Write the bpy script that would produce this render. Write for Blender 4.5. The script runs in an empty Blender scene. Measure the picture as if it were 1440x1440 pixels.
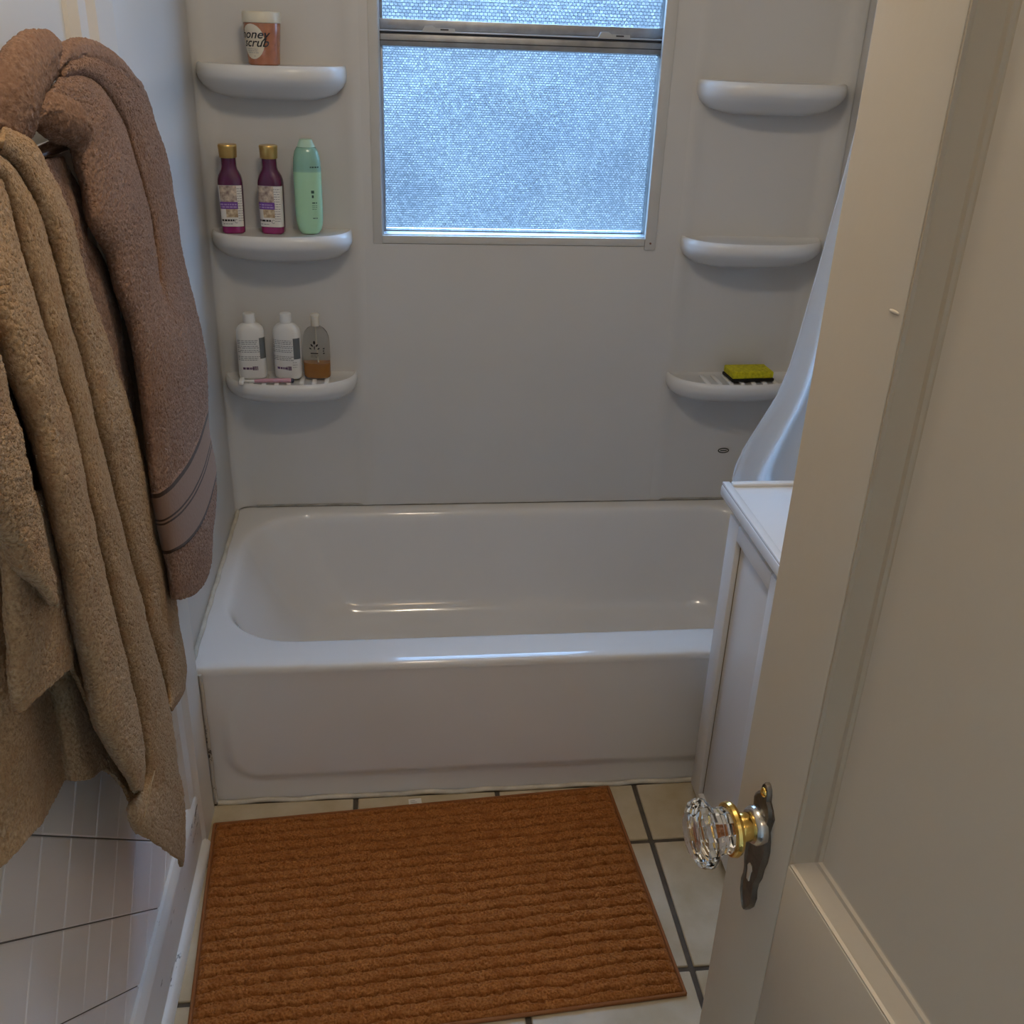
import bpy, bmesh, math, random
import numpy as np
from mathutils import Vector, Matrix

random.seed(7); RNG = np.random.default_rng(7)
SC = bpy.context.scene
COL = SC.collection

# ------------------------------------------------------------------ camera
CAM = np.array([0.4253, -2.4818, 1.5600]); YAW, PITCH, ROLL, FPX = 0.1262, 0.4587, 0.0383, 1413.0
FW = np.array([math.sin(YAW)*math.cos(PITCH), math.cos(YAW)*math.cos(PITCH), -math.sin(PITCH)])
_r = np.array([math.cos(YAW), -math.sin(YAW), 0.0]); _u = np.cross(_r, FW)
RT = math.cos(ROLL)*_r + math.sin(ROLL)*_u
UP = -math.sin(ROLL)*_r + math.cos(ROLL)*_u
cd = bpy.data.cameras.new('camera'); cam = bpy.data.objects.new('camera', cd); COL.objects.link(cam)
cd.sensor_width = 36.0; cd.lens = 36.0*FPX/1440.0; cd.clip_start = 0.02; cd.clip_end = 100
cam.matrix_world = Matrix(((RT[0], UP[0], -FW[0], CAM[0]), (RT[1], UP[1], -FW[1], CAM[1]),
                           (RT[2], UP[2], -FW[2], CAM[2]), (0, 0, 0, 1)))
SC.camera = cam

# ------------------------------------------------------------------ world (pale blue daylight sky) and exposure
w = bpy.data.worlds.new('sky'); SC.world = w; w.use_nodes = True
bg = w.node_tree.nodes['Background']; bg.inputs[0].default_value = (0.36, 0.645, 1.04, 1); bg.inputs[1].default_value = 68.0
SC.view_settings.view_transform = 'Standard'; SC.view_settings.look = 'None'
SC.view_settings.exposure = -1.72; SC.view_settings.gamma = 1.0; SC.view_settings.use_curve_mapping = False

LAMP_W, HALL_W = 25.0, 13.0

# ------------------------------------------------------------------ helpers
def at(u, v, x):
    """point of the photograph at pixel (u, v) at distance x from the left wall"""
    d = FW + RT*(u-720)/FPX - UP*(v-720)/FPX
    return CAM + d*((x-CAM[0])/d[0])

def link(name, me, mat=None, parent=None, smooth=False, loc=None):
    o = bpy.data.objects.new(name, me); COL.objects.link(o)
    if mat is not None: me.materials.append(mat)
    if parent is not None: o.parent = parent
    if loc is not None: o.location = loc
    if smooth:
        me.polygons.foreach_set('use_smooth', np.ones(len(me.polygons), bool))
    return o

def bmobj(name, bm, mat, parent=None, smooth=False, loc=None, auto=None):
    bmesh.ops.recalc_face_normals(bm, faces=bm.faces[:])
    me = bpy.data.meshes.new(name); bm.to_mesh(me); bm.free()
    o = link(name, me, mat, parent, smooth or auto is not None, loc)
    if auto is not None:
        me.set_sharp_from_angle(angle=math.radians(auto))
    return o

def tag(o, label, cat, group=None):
    o['label'] = label; o['category'] = cat
    if group: o['group'] = group
    return o

def struct(o, label=None):
    o['kind'] = 'structure'
    if label: o['label'] = label
    return o

def thing(name, label, cat, loc=(0, 0, 0), rz=0.0, group=None):
    o = bpy.data.objects.new(name, None); COL.objects.link(o); o.empty_display_size = 0.05
    o.location = loc; o.rotation_euler = (0, 0, rz)
    return tag(o, label, cat, group)

def add_box(bm, x0, x1, y0, y1, z0, z1, bev=0.0, seg=2):
    r = bmesh.ops.create_cube(bm, size=1.0)
    vs = r['verts']
    for v in vs:
        v.co = Vector(((x0+x1)/2 + v.co.x*(x1-x0), (y0+y1)/2 + v.co.y*(y1-y0), (z0+z1)/2 + v.co.z*(z1-z0)))
    if bev > 0:
        es = list({e for v in vs for e in v.link_edges})
        bmesh.ops.bevel(bm, geom=es, offset=bev, segments=seg, affect='EDGES', profile=0.5)

def box(name, x0, x1, y0, y1, z0, z1, mat, parent=None, bev=0.0, seg=2, loc=None):
    bm = bmesh.new(); add_box(bm, x0, x1, y0, y1, z0, z1, bev, seg)
    return bmobj(name, bm, mat, parent, auto=40 if bev else None, loc=loc)

def add_loft(bm, loops, cap0=True, cap1=True):
    rings = [[bm.verts.new(p) for p in L] for L in loops]
    n = len(rings[0])
    for a, b in zip(rings, rings[1:]):
        for i in range(n):
            j = (i+1) % n
            bm.faces.new((a[i], a[j], b[j], b[i]))
    if cap0: bm.faces.new(rings[0][::-1])
    if cap1: bm.faces.new(rings[-1])
    return rings

def sup(a, b, n, th):
    c, s = abs(math.cos(th)), abs(math.sin(th))
    return 1.0/((c/a)**n + (s/b)**n)**(1.0/n)

def ring(a, b, n, z, N=48):
    out = []
    for i in range(N):
        th = 2*math.pi*i/N
        r = sup(a, b, n, th)
        out.append((r*math.cos(th), r*math.sin(th), z))
    return out

def lathe(name, prof, mat, parent=None, N=48, auto=35, cap0=True, cap1=True, loc=None):
    """prof rows: (half width, half depth, roundness exponent, z)"""
    bm = bmesh.new(); add_loft(bm, [ring(a, b, n, z, N) for a, b, n, z in prof], cap0, cap1)
    return bmobj(name, bm, mat, parent, auto=auto, loc=loc)

def rrect(x0, x1, y0, y1, r, z, k=12):
    pts = []
    for cx, cy, a0 in ((x1-r, y1-r, 0), (x0+r, y1-r, 90), (x0+r, y0+r, 180), (x1-r, y0+r, 270)):
        for i in range(k+1):
            a = math.radians(a0 + 90*i/k); pts.append((cx+r*math.cos(a), cy+r*math.sin(a), z))
    return pts

def add_tube(bm, path, r, N=12, cap=True):
    P = [Vector(p) for p in path]; loops = []
    t0 = (P[1]-P[0]).normalized()
    ref = Vector((0, 0, 1)) if abs(t0.z) < .9 else Vector((1, 0, 0))
    nrm = t0.cross(ref).normalized()
    for i, p in enumerate(P):
        t = (P[min(i+1, len(P)-1)] - P[max(i-1, 0)]).normalized()
        nrm = (nrm - t*nrm.dot(t)).normalized(); b = t.cross(nrm)
        rr = r[i] if isinstance(r, (list, tuple)) else r
        loops.append([p + (nrm*math.cos(2*math.pi*k/N) + b*math.sin(2*math.pi*k/N))*rr for k in range(N)])
    add_loft(bm, loops, cap, cap)

def tube(name, path, r, mat, parent=None, N=12, loc=None):
    bm = bmesh.new(); add_tube(bm, path, r, N)
    return bmobj(name, bm, mat, parent, auto=50, loc=loc)

def grid_mesh(name, P, uv=None):
    """P: (nv, nu, 3) array"""
    nv, nu = P.shape[:2]
    me = bpy.data.meshes.new(name)
    me.vertices.add(nv*nu); me.vertices.foreach_set('co', P.reshape(-1).astype(np.float32))
    idx = np.arange(nv*nu).reshape(nv, nu)
    q = np.stack([idx[:-1, :-1], idx[:-1, 1:], idx[1:, 1:], idx[1:, :-1]], -1).reshape(-1, 4)
    me.loops.add(q.size); me.loops.foreach_set('vertex_index', q.reshape(-1).astype(np.int32))
    me.polygons.add(len(q)); me.polygons.foreach_set('loop_start', (np.arange(len(q))*4).astype(np.int32))
    me.update(calc_edges=True); me.validate()
    if uv is not None:
        l = me.uv_layers.new(name='UVMap')
        l.data.foreach_set('uv', uv.reshape(-1, 2)[q.reshape(-1)].reshape(-1).astype(np.float32))
    return me

def vnoise(shape, cell):
    """smooth random field, about `cell` samples per feature, range about -1..1"""
    h, w_ = shape; gh, gw = int(h/cell)+3, int(w_/cell)+3
    g = RNG.random((gh, gw))*2-1
    y = np.arange(h)/cell; x = np.arange(w_)/cell
    yi = y.astype(int); xi = x.astype(int); fy = (y-yi); fx = (x-xi)
    fy = (fy*fy*(3-2*fy))[:, None]; fx = (fx*fx*(3-2*fx))[None, :]
    a = g[np.ix_(yi, xi)]; b = g[np.ix_(yi, xi+1)]; c = g[np.ix_(yi+1, xi)]; d = g[np.ix_(yi+1, xi+1)]
    return (a*(1-fx)+b*fx)*(1-fy) + (c*(1-fx)+d*fx)*fy

def grid_normals(P):
    du = np.gradient(P, axis=1); dv = np.gradient(P, axis=0)
    n = np.cross(du, dv); n /= np.linalg.norm(n, axis=2, keepdims=True)+1e-12
    return n

def cr_resample(P, n, closed=False):
    """Catmull-Rom through rows of P (k,3..) by chord length, n samples"""
    P = np.asarray(P, float); k = len(P)
    seg = np.linalg.norm(np.diff(P, axis=0).reshape(k-1, -1), axis=1)**0.5
    t = np.concatenate([[0], np.cumsum(seg)])
    s = np.linspace(0, t[-1], n)
    m = np.zeros_like(P)
    for i in range(k):
        a, b = max(i-1, 0), min(i+1, k-1)
        m[i] = (P[b]-P[a])/(t[b]-t[a]+1e-12)
    j = np.clip(np.searchsorted(t, s, side='right')-1, 0, k-2)
    h = (t[j+1]-t[j]); f = ((s-t[j])/h)
    ex = (slice(None),)+(None,)*(P.ndim-1)
    f, h = f[ex], h[ex]
    return ((2*f**3-3*f**2+1)*P[j] + (f**3-2*f**2+f)*h*m[j] + (-2*f**3+3*f**2)*P[j+1] + (f**3-f**2)*h*m[j+1])

# ------------------------------------------------------------------ materials
def srgb(r, g, b):
    return tuple(((c/255)/12.92 if c/255 <= .04045 else ((c/255+.055)/1.055)**2.4) for c in (r, g, b))

def mat(name, col, rough=.5, metal=0, spec=.5, noise=0, nscale=8, bump=0, bscale=60, coat=0, sheen=0, dark=None, trans=0, ior=1.5, sub=0):
    m = bpy.data.materials.new(name); m.use_nodes = True
    nt = m.node_tree; b = nt.nodes['Principled BSDF']
    b.inputs['Base Color'].default_value = (*col, 1); b.inputs['Roughness'].default_value = rough
    b.inputs['Metallic'].default_value = metal; b.inputs['Specular IOR Level'].default_value = spec
    b.inputs['Coat Weight'].default_value = coat; b.inputs['Coat Roughness'].default_value = .05
    b.inputs['Sheen Weight'].default_value = sheen; b.inputs['Sheen Roughness'].default_value = .6
    b.inputs['Transmission Weight'].default_value = trans; b.inputs['IOR'].default_value = ior
    tc = nt.nodes.new('ShaderNodeTexCoord')
    if noise:
        n = nt.nodes.new('ShaderNodeTexNoise'); n.inputs['Scale'].default_value = nscale; n.inputs['Detail'].default_value = 6
        nt.links.new(tc.outputs['Object'], n.inputs['Vector'])
        r = nt.nodes.new('ShaderNodeValToRGB'); r.color_ramp.elements[0].position = .32; r.color_ramp.elements[1].position = .68
        d = dark if dark else tuple(c*(1-noise) for c in col)
        r.color_ramp.elements[0].color = (*d, 1); r.color_ramp.elements[1].color = (*col, 1)
        nt.links.new(n.outputs['Fac'], r.inputs['Fac']); nt.links.new(r.outputs['Color'], b.inputs['Base Color'])
    if bump:
        n = nt.nodes.new('ShaderNodeTexNoise'); n.inputs['Scale'].default_value = bscale; n.inputs['Detail'].default_value = 3
        nt.links.new(tc.outputs['Object'], n.inputs['Vector'])
        k = nt.nodes.new('ShaderNodeBump'); k.inputs['Strength'].default_value = bump; k.inputs['Distance'].default_value = .004
        nt.links.new(n.outputs['Fac'], k.inputs['Height']); nt.links.new(k.outputs['Normal'], b.inputs['Normal'])
    return m

def chipped(name, col, chip, scale, thresh, rough=.4, stretch=(1, 1, 1)):
    """paint with sparse chips and scuffs of their own shape"""
    m = mat(name, col, rough, bump=.12, bscale=35); nt = m.node_tree; b = nt.nodes['Principled BSDF']
    tc = nt.nodes.new('ShaderNodeTexCoord'); mp = nt.nodes.new('ShaderNodeMapping'); mp.inputs['Scale'].default_value = stretch
    n = nt.nodes.new('ShaderNodeTexNoise'); n.inputs['Scale'].default_value = scale; n.inputs['Detail'].default_value = 8; n.inputs['Roughness'].default_value = .7
    r = nt.nodes.new('ShaderNodeValToRGB'); r.color_ramp.elements[0].position = thresh; r.color_ramp.elements[1].position = thresh+.03
    r.color_ramp.elements[0].color = (*col, 1); r.color_ramp.elements[1].color = (*chip, 1)
    nt.links.new(tc.outputs['Object'], mp.inputs['Vector']); nt.links.new(mp.outputs['Vector'], n.inputs['Vector'])
    nt.links.new(n.outputs['Fac'], r.inputs['Fac']); nt.links.new(r.outputs['Color'], b.inputs['Base Color'])
    return m

M = {}
M['acrylic'] = mat('white_acrylic', (.66, .645, .62), .28, spec=.5, noise=.05, nscale=3, bump=.03, bscale=9)
M['shelf'] = mat('white_acrylic_shelf', (.78, .78, .77), .22)
M['enamel'] = mat('white_enamel', (.80, .785, .765), .12, coat=.5, noise=.04, nscale=4)
M['plaster'] = mat('cream_plaster', (.70, .685, .65), .55, bump=.06, bscale=40)
M['ceiling'] = mat('ceiling_paint', (.75, .74, .72), .8)
M['trim'] = chipped('white_trim_paint', (.70, .66, .60), (.22, .18, .13), 16, .69, .45, (1, 1, .35))
M['baseboard'] = chipped('baseboard_paint', (.74, .72, .69), (.10, .085, .07), 26, .625, .35, (1.6, .5, 1.6))
M['walltile'] = mat('white_wall_tile', (.88, .88, .90), .34, coat=.0, bump=.04, bscale=6)
M['grout_w'] = mat('wall_grout', (.17, .165, .165), .9)
M['floortile'] = mat('beige_floor_tile', (.62, .53, .385), .35, noise=.3, nscale=9, dark=(.45, .35, .205), bump=.08, bscale=30)
M['grout_f'] = mat('dark_floor_grout', (.10, .08, .06), .9, noise=.3, nscale=40)
M['caulk'] = mat('caulk', (.72, .66, .55), .6, noise=.35, nscale=18, bump=.2, bscale=60)
M['alu'] = mat('mill_aluminium', (.40, .40, .40), .42, metal=.75, noise=.25, nscale=30)
M['alu_light'] = mat('pale_aluminium', (.50, .52, .54), .4, metal=.3)
M['alu_mid'] = mat('weathered_aluminium', (.22, .22, .215), .5, metal=.5, noise=.3, nscale=40)
M['alu_dark'] = mat('dark_gasket', (.05, .05, .055), .6)
M['casing'] = mat('window_casing_plastic', (.60, .585, .55), .4, noise=.06, nscale=12)
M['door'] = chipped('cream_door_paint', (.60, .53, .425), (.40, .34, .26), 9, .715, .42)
M['moulding'] = chipped('shaded_door_paint', (.46, .38, .27), (.36, .29, .2), 14, .69, .42)  # door paint darkened: shade on side and top mouldings put into the colour
M['vanity'] = mat('white_vanity_paint', (.80, .79, .78), .3)
M['counter'] = mat('white_cultured_marble', (.86, .86, .86), .15, coat=.4)
M['vgap'] = mat('vanity_gap_brown', (.25, .2, .14), .8)  # brown for the thin strip along the edge of each door panel
M['chrome'] = mat('chrome', (.75, .75, .77), .14, metal=1)
M['bronze'] = mat('antique_bronze', (.20, .165, .125), .38, metal=.85, noise=.4, nscale=60, bump=.3, bscale=90)
M['brass'] = mat('polished_brass', (.80, .52, .14), .16, metal=1)
M['nickel'] = mat('worn_nickel', (.62, .60, .56), .2, metal=1)
M['glass'] = mat('clear_glass', (1, 1, 1), .02, trans=1, ior=1.5)
M['black'] = mat('black_print', (.012, .012, .014), .5)
M['grey_print'] = mat('grey_print', (.25, .25, .26), .6)
M['purple_print'] = mat('purple_print', (.13, .07, .16), .5)
M['paper'] = mat('white_paper', (.80, .78, .74), .6)

def terry(name, c0, c1, c2, band=None, sheen=.07):
    """cotton pile: colour varies with fine noise; the optional flat-woven band follows the towel's own length (UV)"""
    m = bpy.data.materials.new(name); m.use_nodes = True; nt = m.node_tree; b = nt.nodes['Principled BSDF']
    b.inputs['Roughness'].default_value = .95; b.inputs['Specular IOR Level'].default_value = .15
    b.inputs['Sheen Weight'].default_value = sheen; b.inputs['Sheen Roughness'].default_value = .5
    tc = nt.nodes.new('ShaderNodeTexCoord')
    n = nt.nodes.new('ShaderNodeTexNoise'); n.inputs['Scale'].default_value = 260; n.inputs['Detail'].default_value = 4
    n2 = nt.nodes.new('ShaderNodeTexNoise'); n2.inputs['Scale'].default_value = 34; n2.inputs['Detail'].default_value = 5
    for q in (n, n2): nt.links.new(tc.outputs['Object'], q.inputs['Vector'])
    r = nt.nodes.new('ShaderNodeValToRGB'); r.color_ramp.elements[0].position = .3; r.color_ramp.elements[1].position = .7
    r.color_ramp.elements[0].color = (*c0, 1); r.color_ramp.elements[1].color = (*c1, 1)
    mx = nt.nodes.new('ShaderNodeMix'); mx.data_type = 'RGBA'; mx.inputs[7].default_value = (*c2, 1)
    r2 = nt.nodes.new('ShaderNodeValToRGB'); r2.color_ramp.elements[0].position = .5; r2.color_ramp.elements[1].position = .72
    nt.links.new(n.outputs['Fac'], r.inputs['Fac']); nt.links.new(n2.outputs['Fac'], r2.inputs['Fac'])
    nt.links.new(r2.outputs['Color'], mx.inputs[0]); nt.links.new(r.outputs['Color'], mx.inputs[6])
    out = mx.outputs[2]
    k = nt.nodes.new('ShaderNodeBump'); k.inputs['Strength'].default_value = .8; k.inputs['Distance'].default_value = .003
    nt.links.new(n.outputs['Fac'], k.inputs['Height']); nt.links.new(k.outputs['Normal'], b.inputs['Normal'])
    if band:
        sep = nt.nodes.new('ShaderNodeSeparateXYZ'); nt.links.new(tc.outputs['UV'], sep.inputs[0])
        rr = nt.nodes.new('ShaderNodeValToRGB'); rr.color_ramp.interpolation = 'CONSTANT'
        els = rr.color_ramp.elements; els[0].position = 0; els[0].color = (0, 0, 0, 1); els[1].position = 1; els[1].color = (0, 0, 0, 1)
        v0, v1 = band; L = v1-v0
        for p, g in ((0, .5), (.06, 1), (.40, .5), (.43, 1), (.47, .5), (.50, 1), (.94, .5), (1.0, 0)):
            e = els.new(v0+L*p); e.color = (g, g, g, 1)
        nt.links.new(sep.outputs['Y'], rr.inputs['Fac'])
        gt = nt.nodes.new('ShaderNodeMath'); gt.operation = 'GREATER_THAN'; gt.inputs[1].default_value = .75
        lt = nt.nodes.new('ShaderNodeMath'); lt.operation = 'GREATER_THAN'; lt.inputs[1].default_value = .1
        nt.links.new(rr.outputs['Color'], gt.inputs[0]); nt.links.new(rr.outputs['Color'], lt.inputs[0])
        a1 = nt.nodes.new('ShaderNodeMix'); a1.data_type = 'RGBA'; a1.inputs[6].default_value = (*[c*.3 for c in c0], 1); a1.inputs[7].default_value = (*[c*.72 for c in c1], 1)
        nt.links.new(gt.outputs[0], a1.inputs[0])
        a2 = nt.nodes.new('ShaderNodeMix'); a2.data_type = 'RGBA'
        nt.links.new(lt.outputs[0], a2.inputs[0]); nt.links.new(out, a2.inputs[6]); nt.links.new(a1.outputs[2], a2.inputs[7]); out = a2.outputs[2]
        inv = nt.nodes.new('ShaderNodeMath'); inv.operation = 'MULTIPLY_ADD'; inv.inputs[1].default_value = -.7; inv.inputs[2].default_value = .8
        nt.links.new(lt.outputs[0], inv.inputs[0]); nt.links.new(inv.outputs[0], k.inputs['Strength'])
    nt.links.new(out, b.inputs['Base Color'])
    return m

M['tan'] = terry('tan_terry', (.255, .150, .068), (.48, .312, .168), (.335, .19, .088))
M['brown'] = terry('brown_terry', (.15, .080, .048), (.315, .185, .122), (.21, .113, .070), band=(.775, .90))
M['brown_plain'] = terry('brown_terry_plain', (.15, .080, .048), (.315, .185, .122), (.21, .113, .070))
M['mat'] = terry('rust_chenille', (.23, .072, .015), (.47, .185, .05), (.29, .097, .022), sheen=.03)
M['mat_hem'] = mat('rust_hem', (.27, .098, .027), .9, bump=.3, bscale=200)

def pane_material(name, cell):
    """pressed obscure glass: a fine woven relief that passes and scatters daylight"""
    m = bpy.data.materials.new(name); m.use_nodes = True; nt = m.node_tree; nt.nodes.clear()
    out = nt.nodes.new('ShaderNodeOutputMaterial'); tc = nt.nodes.new('ShaderNodeTexCoord')
    mp = nt.nodes.new('ShaderNodeMapping'); mp.inputs['Rotation'].default_value = (math.radians(90), 0, 0)
    nt.links.new(tc.outputs['Object'], mp.inputs['Vector'])
    br = nt.nodes.new('ShaderNodeTexBrick'); br.inputs['Scale'].default_value = 1.0
    br.inputs['Brick Width'].default_value = cell*1.35; br.inputs['Row Height'].default_value = cell; br.inputs['Mortar Size'].default_value = cell*.14
    br.inputs['Mortar Smooth'].default_value = .6
    br.inputs['Color1'].default_value = (1, 1, 1, 1); br.inputs['Color2'].default_value = (.74, .74, .74, 1); br.inputs['Mortar'].default_value = (.36, .38, .42, 1)
    nt.links.new(mp.outputs['Vector'], br.inputs['Vector'])
    n = nt.nodes.new('ShaderNodeTexNoise'); n.inputs['Scale'].default_value = 5; n.inputs['Detail'].default_value = 5
    nt.links.new(tc.outputs['Object'], n.inputs['Vector'])
    r = nt.nodes.new('ShaderNodeValToRGB'); r.color_ramp.elements[0].position = .3; r.color_ramp.elements[1].position = .7
    r.color_ramp.elements[0].color = (.84, .86, .90, 1); r.color_ramp.elements[1].color = (1, 1, 1, 1)
    nt.links.new(n.outputs['Fac'], r.inputs['Fac'])
    mu = nt.nodes.new('ShaderNodeMix'); mu.data_type = 'RGBA'; mu.blend_type = 'MULTIPLY'; mu.inputs[0].default_value = 1
    nt.links.new(br.outputs['Color'], mu.inputs[6]); nt.links.new(r.outputs['Color'], mu.inputs[7])
    t = nt.nodes.new('ShaderNodeBsdfTransparent'); nt.links.new(mu.outputs[2], t.inputs['Color'])
    tl = nt.nodes.new('ShaderNodeBsdfTranslucent'); tl.inputs['Color'].default_value = (.9, .95, 1, 1)
    gl = nt.nodes.new('ShaderNodeBsdfGlossy'); gl.inputs['Roughness'].default_value = .3; gl.inputs['Color'].default_value = (.8, .8, .8, 1)
    k = nt.nodes.new('ShaderNodeBump'); k.inputs['Strength'].default_value = .6; k.inputs['Distance'].default_value = .002
    nt.links.new(br.outputs['Color'], k.inputs['Height'])
    for q in (tl, gl): nt.links.new(k.outputs['Normal'], q.inputs['Normal'])
    m1 = nt.nodes.new('ShaderNodeMixShader'); m1.inputs[0].default_value = .02
    nt.links.new(t.outputs[0], m1.inputs[1]); nt.links.new(tl.outputs[0], m1.inputs[2])
    m2 = nt.nodes.new('ShaderNodeMixShader'); m2.inputs[0].default_value = .06
    nt.links.new(m1.outputs[0], m2.inputs[1]); nt.links.new(gl.outputs[0], m2.inputs[2])
    nt.links.new(m2.outputs[0], out.inputs['Surface'])
    return m
M['pane'] = pane_material('obscure_glass', .0052)
M['pane_up'] = pane_material('obscure_glass_upper', .0068)

def curtain_material():
    m = bpy.data.materials.new('translucent_curtain'); m.use_nodes = True; nt = m.node_tree; nt.nodes.clear()
    out = nt.nodes.new('ShaderNodeOutputMaterial')
    d = nt.nodes.new('ShaderNodeBsdfPrincipled'); d.inputs['Base Color'].default_value = (.84, .87, .90, 1); d.inputs['Roughness'].default_value = .35
    tl = nt.nodes.new('ShaderNodeBsdfTranslucent'); tl.inputs['Color'].default_value = (.94, .96, .98, 1)
    m1 = nt.nodes.new('ShaderNodeMixShader'); m1.inputs[0].default_value = .75
    nt.links.new(d.outputs[0], m1.inputs[1]); nt.links.new(tl.outputs[0], m1.inputs[2])
    nt.links.new(m1.outputs[0], out.inputs['Surface'])
    return m
M['curtain'] = curtain_material()

def lamp_mat(name, col, strength):
    m = bpy.data.materials.new(name); m.use_nodes = True; nt = m.node_tree; nt.nodes.clear()
    out = nt.nodes.new('ShaderNodeOutputMaterial'); e = nt.nodes.new('ShaderNodeEmission')
    e.inputs[0].default_value = (*col, 1); e.inputs[1].default_value = strength
    nt.links.new(e.outputs[0], out.inputs['Surface']); return m

# ================================================================== SETTING
RX, YF, ZC = 1.50, -2.50, 2.40         # right wall, wall with the doorway, ceiling
WX0, WX1, WZ0, WZ1 = .400, 1.064, 1.076, 1.99   # window opening
HB = -3.7                               # end of the hall behind the camera

def panel(name, rects, mat, label=None):
    """structure made of closed boxes (x0,x1,y0,y1,z0,z1)"""
    bm = bmesh.new()
    for r in rects: add_box(bm, *r)
    return struct(bmobj(name, bm, mat), label)

floor = panel('floor', [(-.3, 2.1, HB, .0, -.05, -.004)], M['grout_f'], 'beige ceramic tile floor with dark grout')
panel('ceiling', [(-.3, 2.1, HB, .1, ZC, ZC+.05)], M['ceiling'], 'flat white ceiling')
panel('ground', [(-200, 200, .3, 400, -.62, -.6)], mat('dark_ground', (.046, .044, .040), .9, noise=.3, nscale=.6), 'dark ground plane added outside to dim the panes')  # added plane, made dark to hold down the brightness of the panes
panel('sky_screen', [(-30, 30, 6.0, 6.2, -.6, 2.5)], mat('grey_sky_screen', (.125, .120, .115), .9, noise=.3, nscale=1.5), 'grey screen added beyond the window to cover the bright sky')  # unseen screen added to keep bright sky out of the upper pane
wall_back = panel('wall_back', [(-.1, WX0, .004, .10, 0, ZC), (WX1, RX+.1, .004, .10, 0, ZC), (WX0, WX1, .004, .10, 0, WZ0), (WX0, WX1, .004, .10, WZ1, ZC)], M['plaster'], 'wall behind the tub with the window opening')
wall_left = panel('wall_left', [(-.10, -.006, YF, 0.004, 0, ZC)], M['plaster'], 'cream left wall with glossy tile below')
panel('wall_right', [(RX+.004, RX+.10, YF, .004, 0, ZC)], M['plaster'], 'plain right wall')
DX0, DX1, DH = .06, .835, 2.03
panel('wall_front', [(-.1, DX0, YF-.11, YF, 0, ZC), (DX1, RX+.1, YF-.11, YF, 0, ZC), (DX0, DX1, YF-.11, YF, DH, ZC)], M['plaster'], 'wall with the doorway')
panel('wall_hall', [(-.3, -.2, HB, YF-.11, 0, ZC), (2.0, 2.1, HB, YF-.11, 0, ZC), (-.3, 2.1, HB-.1, HB, 0, ZC)], M['plaster'], 'hall walls beyond the doorway')

# floor tiles (each one a piece)
tp = .313
bm = bmesh.new(); add_box(bm, -.1525, .1525, -.1525, .1525, -.006, .0, .0018, 1)
tm = bpy.data.meshes.new('floor_tile'); bm.to_mesh(tm); bm.free(); tm.materials.append(M['floortile'])
def clip_box_tile(x0, x1, y0, y1):
    return box('floor_tile', x0, x1, y0, y1, -.006, 0, M['floortile'], floor, .0018, 1)
xs = [.322 - tp, .322, .635, .948, 1.261]; g = .0052
ys = [-.925+.32*k for k in range(1, -6, -1)]
for xa in [.009-tp, .009, .322, .635, .948, 1.261]:
    for k in range(0, 6):
        y1 = -.925 - .32*(k-1); y0 = y1-.32
        X0, X1, Y0, Y1 = xa+g, xa+.313-g, y0+g, min(y1-g, -.752)
        X0, X1 = max(X0, -.005), min(X1, RX+.003)
        if X1-X0 < .004 or Y1-Y0 < .01 or y0 < YF-.15: continue
        clip_box_tile(X0, X1, Y0, Y1)

# diagonal wall tiles on the left wall, clipped to the wainscot field
def clip_poly(poly, axis, val, keep_less):
    out = []
    for i in range(len(poly)):
        a, b = poly[i], poly[(i+1) % len(poly)]
        ia = (a[axis] <= val) == keep_less or a[axis] == val; ib = (b[axis] <= val) == keep_less or b[axis] == val
        if ia: out.append(a)
        if ia != ib:
            t = (val-a[axis])/(b[axis]-a[axis]); out.append(tuple(a[k]+t*(b[k]-a[k]) for k in (0, 1)))
    return out
P_ = .1105; s2 = math.sqrt(.5); oy, oz = -1.455, .593
TY0, TY1, TZ0, TZ1 = -2.2, -.932, .142, 1.12
box('tile_backing', -.006, -.0022, TY0-.28, TY1, .10, TZ1, M['grout_w'], wall_left)
for i in range(-14, 15):
    for j in range(-14, 15):
        gsz = .0011
        a0, a1, b0, b1 = i*P_+gsz, (i+1)*P_-gsz, j*P_+gsz, (j+1)*P_-gsz
        # a runs down towards the tub, b runs up towards the tub
        poly = [(oy + (a+b)*s2, oz + (b-a)*s2) for a, b in ((a0, b0), (a1, b0), (a1, b1), (a0, b1))]
        for ax, v, kl in ((0, TY0, False), (0, TY1-.001, True), (1, TZ0, False), (1, TZ1, True)):
            if poly: poly = clip_poly(poly, ax, v, kl)
        if len(poly) < 3: continue
        A = abs(sum(poly[k][0]*poly[(k+1) % len(poly)][1]-poly[(k+1) % len(poly)][0]*poly[k][1] for k in range(len(poly))))/2
        if A < 2e-4: continue
        c = (sum(p[0] for p in poly)/len(poly), sum(p[1] for p in poly)/len(poly))
        tilt = (random.uniform(-.004, .004), random.uniform(-.004, .004))
        bm = bmesh.new()
        L0 = [(-.0035, p[0], p[1]) for p in poly]
        sh = lambda p, k, x: (x + tilt[0]*(p[0]-c[0]) + tilt[1]*(p[1]-c[1]), c[0]+(p[0]-c[0])*k, c[1]+(p[1]-c[1])*k)
        add_loft(bm, [L0, [sh(p, 1, -.0006) for p in poly], [sh(p, .965, .0004) for p in poly]])
        bmobj('tile', bm, M['walltile'], wall_left)
box('tile_cap', -.006, .012, TY0, TY1, TZ1+.001, TZ1+.05, M['walltile'], wall_left, .006)

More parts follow.
